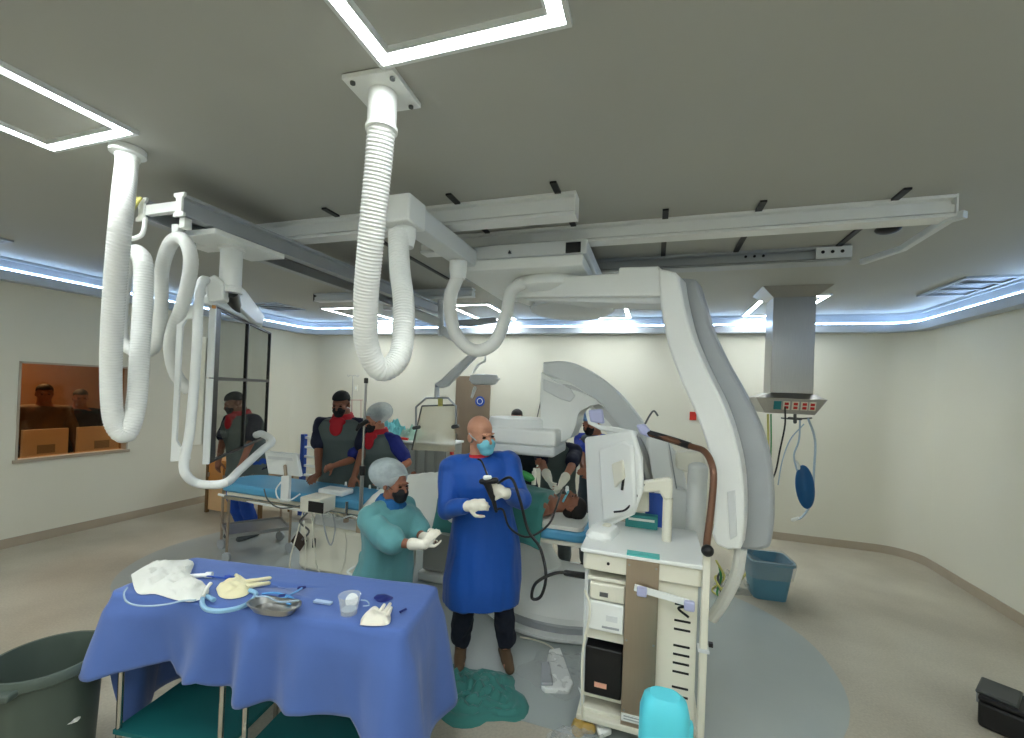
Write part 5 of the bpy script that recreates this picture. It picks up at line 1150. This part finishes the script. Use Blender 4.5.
def polyblob(poly, h, seed, n=22, mats=None):
    c = sum(poly, Vector())/len(poly); P = spline(poly+[poly[0]], 4)[:-1]; m = MB(); rings = []
    for k in range(1,n+1):
        t = k/n; ring = []
        for p in P:
            q = c+(p-c)*t; z = h*(1-t**4)*(.6+.8*abs(noise.noise(Vector((q.x*11+seed,q.y*11,seed)))))+h*.28*noise.noise(Vector((q.x*34,q.y*34,seed)))*(1-t**8)
            ring.append(Vector((q.x,q.y,c.z+.002+max(0,z))))
        rings.append(ring)
    m.loft(rings, cap=False); m._add(rings[0],[tuple(range(len(P)))]); m.loft([rings[-1],[Vector((p.x,p.y,c.z)) for p in rings[-1]]]); return m
polyblob(tb_, .045, 3).build('towel', wsheet, tw)
m = MB(); m.tube([at(203,597,Z=ZT+.02),at(207,588,Z=ZT+.02),at(211,583,Z=ZT+.03)], .008); m.build('tie', wsheet, tw)
m = MB(); m.cyl(at(190,576,Z=ZT+.012), at(211,575,Z=ZT+.012), .010); m.cyl(at(206,575,Z=ZT+.012), at(212,575,Z=ZT+.012), .015); single(m, 'syringe', white, 'white syringe barrel sticking out right of the towel', 'syringe')
g1_ = thing('latex_gloves', 'cream crumpled latex gloves beside the towel on the blue drape', 'gloves', at(235,588,Z=ZT))
polyblob([at(*p,Z=ZT) for p in ((216,589),(222,583),(233,580),(239,576),(247,581),(253,586),(247,595),(232,599),(220,597))], .035, 8).build('glove', mat('cream_latex',(236,228,186),.5,bump=.3), g1_)
m = MB(); 
for a,b in (((246,582),(270,578)),((248,586),(269,583)),((240,580),(236,575))): m.caps(at(*a,Z=ZT+.015), at(*b,Z=ZT+.012), .013,.009)
o = m.build('glove_fingers', mat('cream_latex',(236,228,186),.5), g1_); remesh(o,.005,2)
def coil(pts, r, lab, mm=cleart, nm='tubing', z=ZT+.012, n=8): return cd([at(*p,Z=z) for p in pts], r, mm, lab, nm, 'tubing')
coil([(214,600),(205,596),(202,602),(206,609),(220,611),(238,608),(250,602),(256,594),(250,590)], .010, 'pale blue corrugated tube curling around the latex gloves', mat('pale_blue_tube',(150,196,226),.3,alpha=.85))
coil([(127,588),(124,593),(126,601),(135,605),(150,606),(168,604),(182,601),(196,600)], .004, 'thin clear tube looping off the left edge of the blue drape')
coil([(186,573),(200,575),(215,577),(226,578),(235,577)], .004, 'thin dark blue lead beside the syringe', bluep)
m = polyblob([at(*p,Z=ZT) for p in ((224,577),(231,576),(233,580),(226,581))], .018, 2); single(m,'blue_clip',mat('vivid_blue_plastic',(20,70,190),.4),'small vivid blue clip above the latex gloves','clip')
coil([(262,594),(275,593),(288,596),(294,600),(290,604),(284,602)], .005, 'blue-white catheter tube behind the kidney dish', mat('sky_tube',(90,160,220),.3))
coil([(268,596),(282,598),(292,594),(302,588)], .004, 'second thin blue catheter crossing behind the kidney dish', mat('sky_tube2',(120,180,230),.3))
for p,l in (((283,596),'small dark blue connector on the tube behind the kidney dish'),((302,588),'small dark blue connector at the far end of the catheter')):
    m = MB(); m.caps(at(p[0]-3,p[1],Z=ZT+.012), at(p[0]+3,p[1]-1,Z=ZT+.012), .008,.006); single(m,'tube_connector',mat('dark_blue_connector',(20,34,110),.4),l,'connector')
kd = thing('kidney_dish', 'stainless steel kidney dish on the front of the blue drape', 'dish', at(275,611,Z=ZT))
kc = at(275,610,Z=ZT); ux = TR@Vector((1,0,0)); uy = TR@Vector((0,1,0))
def kid(s_, z):
    out = []
    for k in range(36):
        a = 2*PI*k/36; x = .112*math.cos(a); y = .070*math.sin(a); y += -.035*(x/.112)**2*-1*1.0 if 0 else .0
        y = y*(1-.25*math.exp(-((a-PI/2)/.5)**2)) - .020*math.cos(2*a)*.5
        if abs(a-PI/2) < .9: y -= .022*math.cos((a-PI/2)/.9*PI/2)
        out.append(kc+ux*x*s_+uy*y*s_+Vector((0,0,z)))
    return out
m = MB(); m.loft([kid(.82,0),kid(1.0,.026),kid(1.07,.028),kid(1.07,.032),kid(.98,.031),kid(.84,.006)]); m.build('bowl', steel, kd)
cd([kc-ux*.10+Vector((0,0,.045)), kc-ux*.05+uy*.01+Vector((0,0,.047)), kc+ux*.03-uy*.01+Vector((0,0,.043)), kc+ux*.10+uy*.02+Vector((0,0,.045))], .004, cleart, 'clear catheter lying across the kidney dish','catheter','tubing')
cp = at(345,617,Z=ZT); cu = thing('clear_cup', 'clear plastic cup near the front edge of the blue drape', 'cup', cp)
cpc = cp+uy*.03
m = MB(); m.lathe([(.034,0),(.045,.078),(.048,.080),(.046,.081),(.033,.004)], cpc, n=28); m.build('cup', clear, cu)
m = MB(); m.lathe([(.028,.005),(.032,.02)], cpc, n=28); m.build('liquid', mat('clear_liquid',(200,215,230),.05,alpha=.45), cu)
m = MB(); lc = at(352,600,Z=ZT+.022); m.lathe([(.0,0),(.028,0),(.028,.006),(.022,.009),(0,.009)], lc, n=28, R=rot(.2,1.0,0)); single(m,'round_disc',white,'round white disc leaning behind the clear cup','disc')
m = MB(); m.box(at(323,602,Z=ZT+.006),(.085,.022,.008),rz=.1); single(m,'blade_packet',mat('pale_blue_packet',(176,200,230),.4),'flat pale packet left of the clear cup','packet')
coil([(361,600),(367,601),(369,605),(363,606)], .003, 'tiny clear tube piece right of the round cap')
g2_ = thing('folded_gloves', 'white folded latex gloves near the right front of the blue drape', 'gloves', at(376,617,Z=ZT))
polyblob([at(*p,Z=ZT) for p in ((360,625),(362,618),(372,610),(382,611),(390,614),(389,624),(375,626))], .03, 5).build('glove', latex, g2_)
m = MB()
for a,b in (((380,612),(384,605)),((385,612),(390,604)),((388,615),(391,608))): m.caps(at(*a,Z=ZT+.02), at(*b,Z=ZT+.03), .010,.007)
m.build('fingers', latex, g2_)
m = MB(); m.cyl(at(400,612,Z=ZT+.008), at(406,609,Z=ZT+.008), .005); single(m,'needle_sheath',mat('dark_blue_connector',(20,34,110),.4),'tiny dark blue needle sheath near the right end of the blue drape','sheath')
# dark blue drape hanging at the left below
# ------------------------------------------------------------ bin and cyan container
b0 = at(48,655,Z=.56); br_ = .205
bn_ = thing('waste_bin', 'large olive grey plastic bin at the lower left corner', 'bin', (b0.x,b0.y,0))
m = MB(); m.lathe([(.165,.0),(.17,.02),(br_-.015,.505),(br_,.51),(br_+.01,.52),(br_+.01,.545),(br_,.56),(br_-.012,.56),(br_-.02,.52),(.155,.03),(0.0,.028)], (b0.x,b0.y,0), n=56); m.build('body', binm, bn_)
for a in (115,295): 
    v = Vector((math.cos(math.radians(a)),math.sin(math.radians(a)),0)); MB().box((b0.x+v.x*(br_+.02),b0.y+v.y*(br_+.02),.525),(.05,.13,.03),rz=math.radians(a)).build('handle', binm, bn_, bevel=.008)
m = crumple((b0.x+.08,b0.y-.0,.30),.10,.09,.05,seed=5); single(m,'crumpled_paper',wsheet,'crumpled white paper inside the olive grey bin','paper')
q = at(664,730,Y=1.95)
cy_ = thing('cyan_container', 'bright cyan rounded plastic container cut off by the bottom edge', 'container', (q.x,1.98,0))
m = MB(); zt5 = at(662,698,Y=1.95).z
m.loft([sqring(q.x,1.98,.20,.15,.0,.05,0),sqring(q.x,1.98,.21,.16,.02,.06,0),sqring(q.x,1.98,.20,.15,zt5-.07,.06,0),sqring(q.x,1.98,.175,.13,zt5-.02,.06,0),sqring(q.x,1.98,.12,.09,zt5,.04,0)]); m.build('body', cyanp, cy_)
m = MB(); m.box((q.x+.10,1.98,zt5-.13),(.03,.05,.08)); m.build('grip', cyanp, cy_, bevel=.012)

# ------------------------------------------------------------ control room furniture, seen through the amber window
cd_ = thing('control_desk', 'pale desk behind the amber window', 'desk', (XL-.7,3.2,0))
MB().bx(XL-.95,XL-.35,wy0-.3,wy1+.3,.72,.76).build('desk_top', cream, cd_)
for y in (wy0-.2,wy1+.2): MB().bx(XL-.9,XL-.4,y-.02,y+.02,0,.72).build('leg', cream, cd_)
for k,(pxa,pxb) in enumerate(((22,68),(77,124))):
    ya, yb = at(pxa,430,X=XL-.45).y, at(pxb,430,X=XL-.45).y
    t = thing('desk_monitor', ('left','right')[k]+' white monitor back on the desk behind the amber window', 'monitor', (XL-.45,(ya+yb)/2,.76))
    zt6 = at(45,429,X=XL-.45).z
    MB().bx(XL-.47,XL-.43,ya,yb,.80,zt6).build('screen_back', white, t, bevel=.006); MB().bx(XL-.43,XL-.425,(ya+yb)/2-.08,(ya+yb)/2+.08,.90,1.0).build('mount', mgrey, t); MB().bx(XL-.5,XL-.4,(ya+yb)/2-.06,(ya+yb)/2+.06,.76,.80).build('foot', mgrey, t)
ld = bpy.data.lights.new('control_room_fill','AREA'); ld.energy = 22; ld.size = 1; ld.color = (1,.85,.65)  # unseen warm fill added to brighten the room behind the amber glass
lo = bpy.data.objects.new('control_room_fill', ld); COL.objects.link(lo); lo.location = (XL-1.6,3.4,2.55)
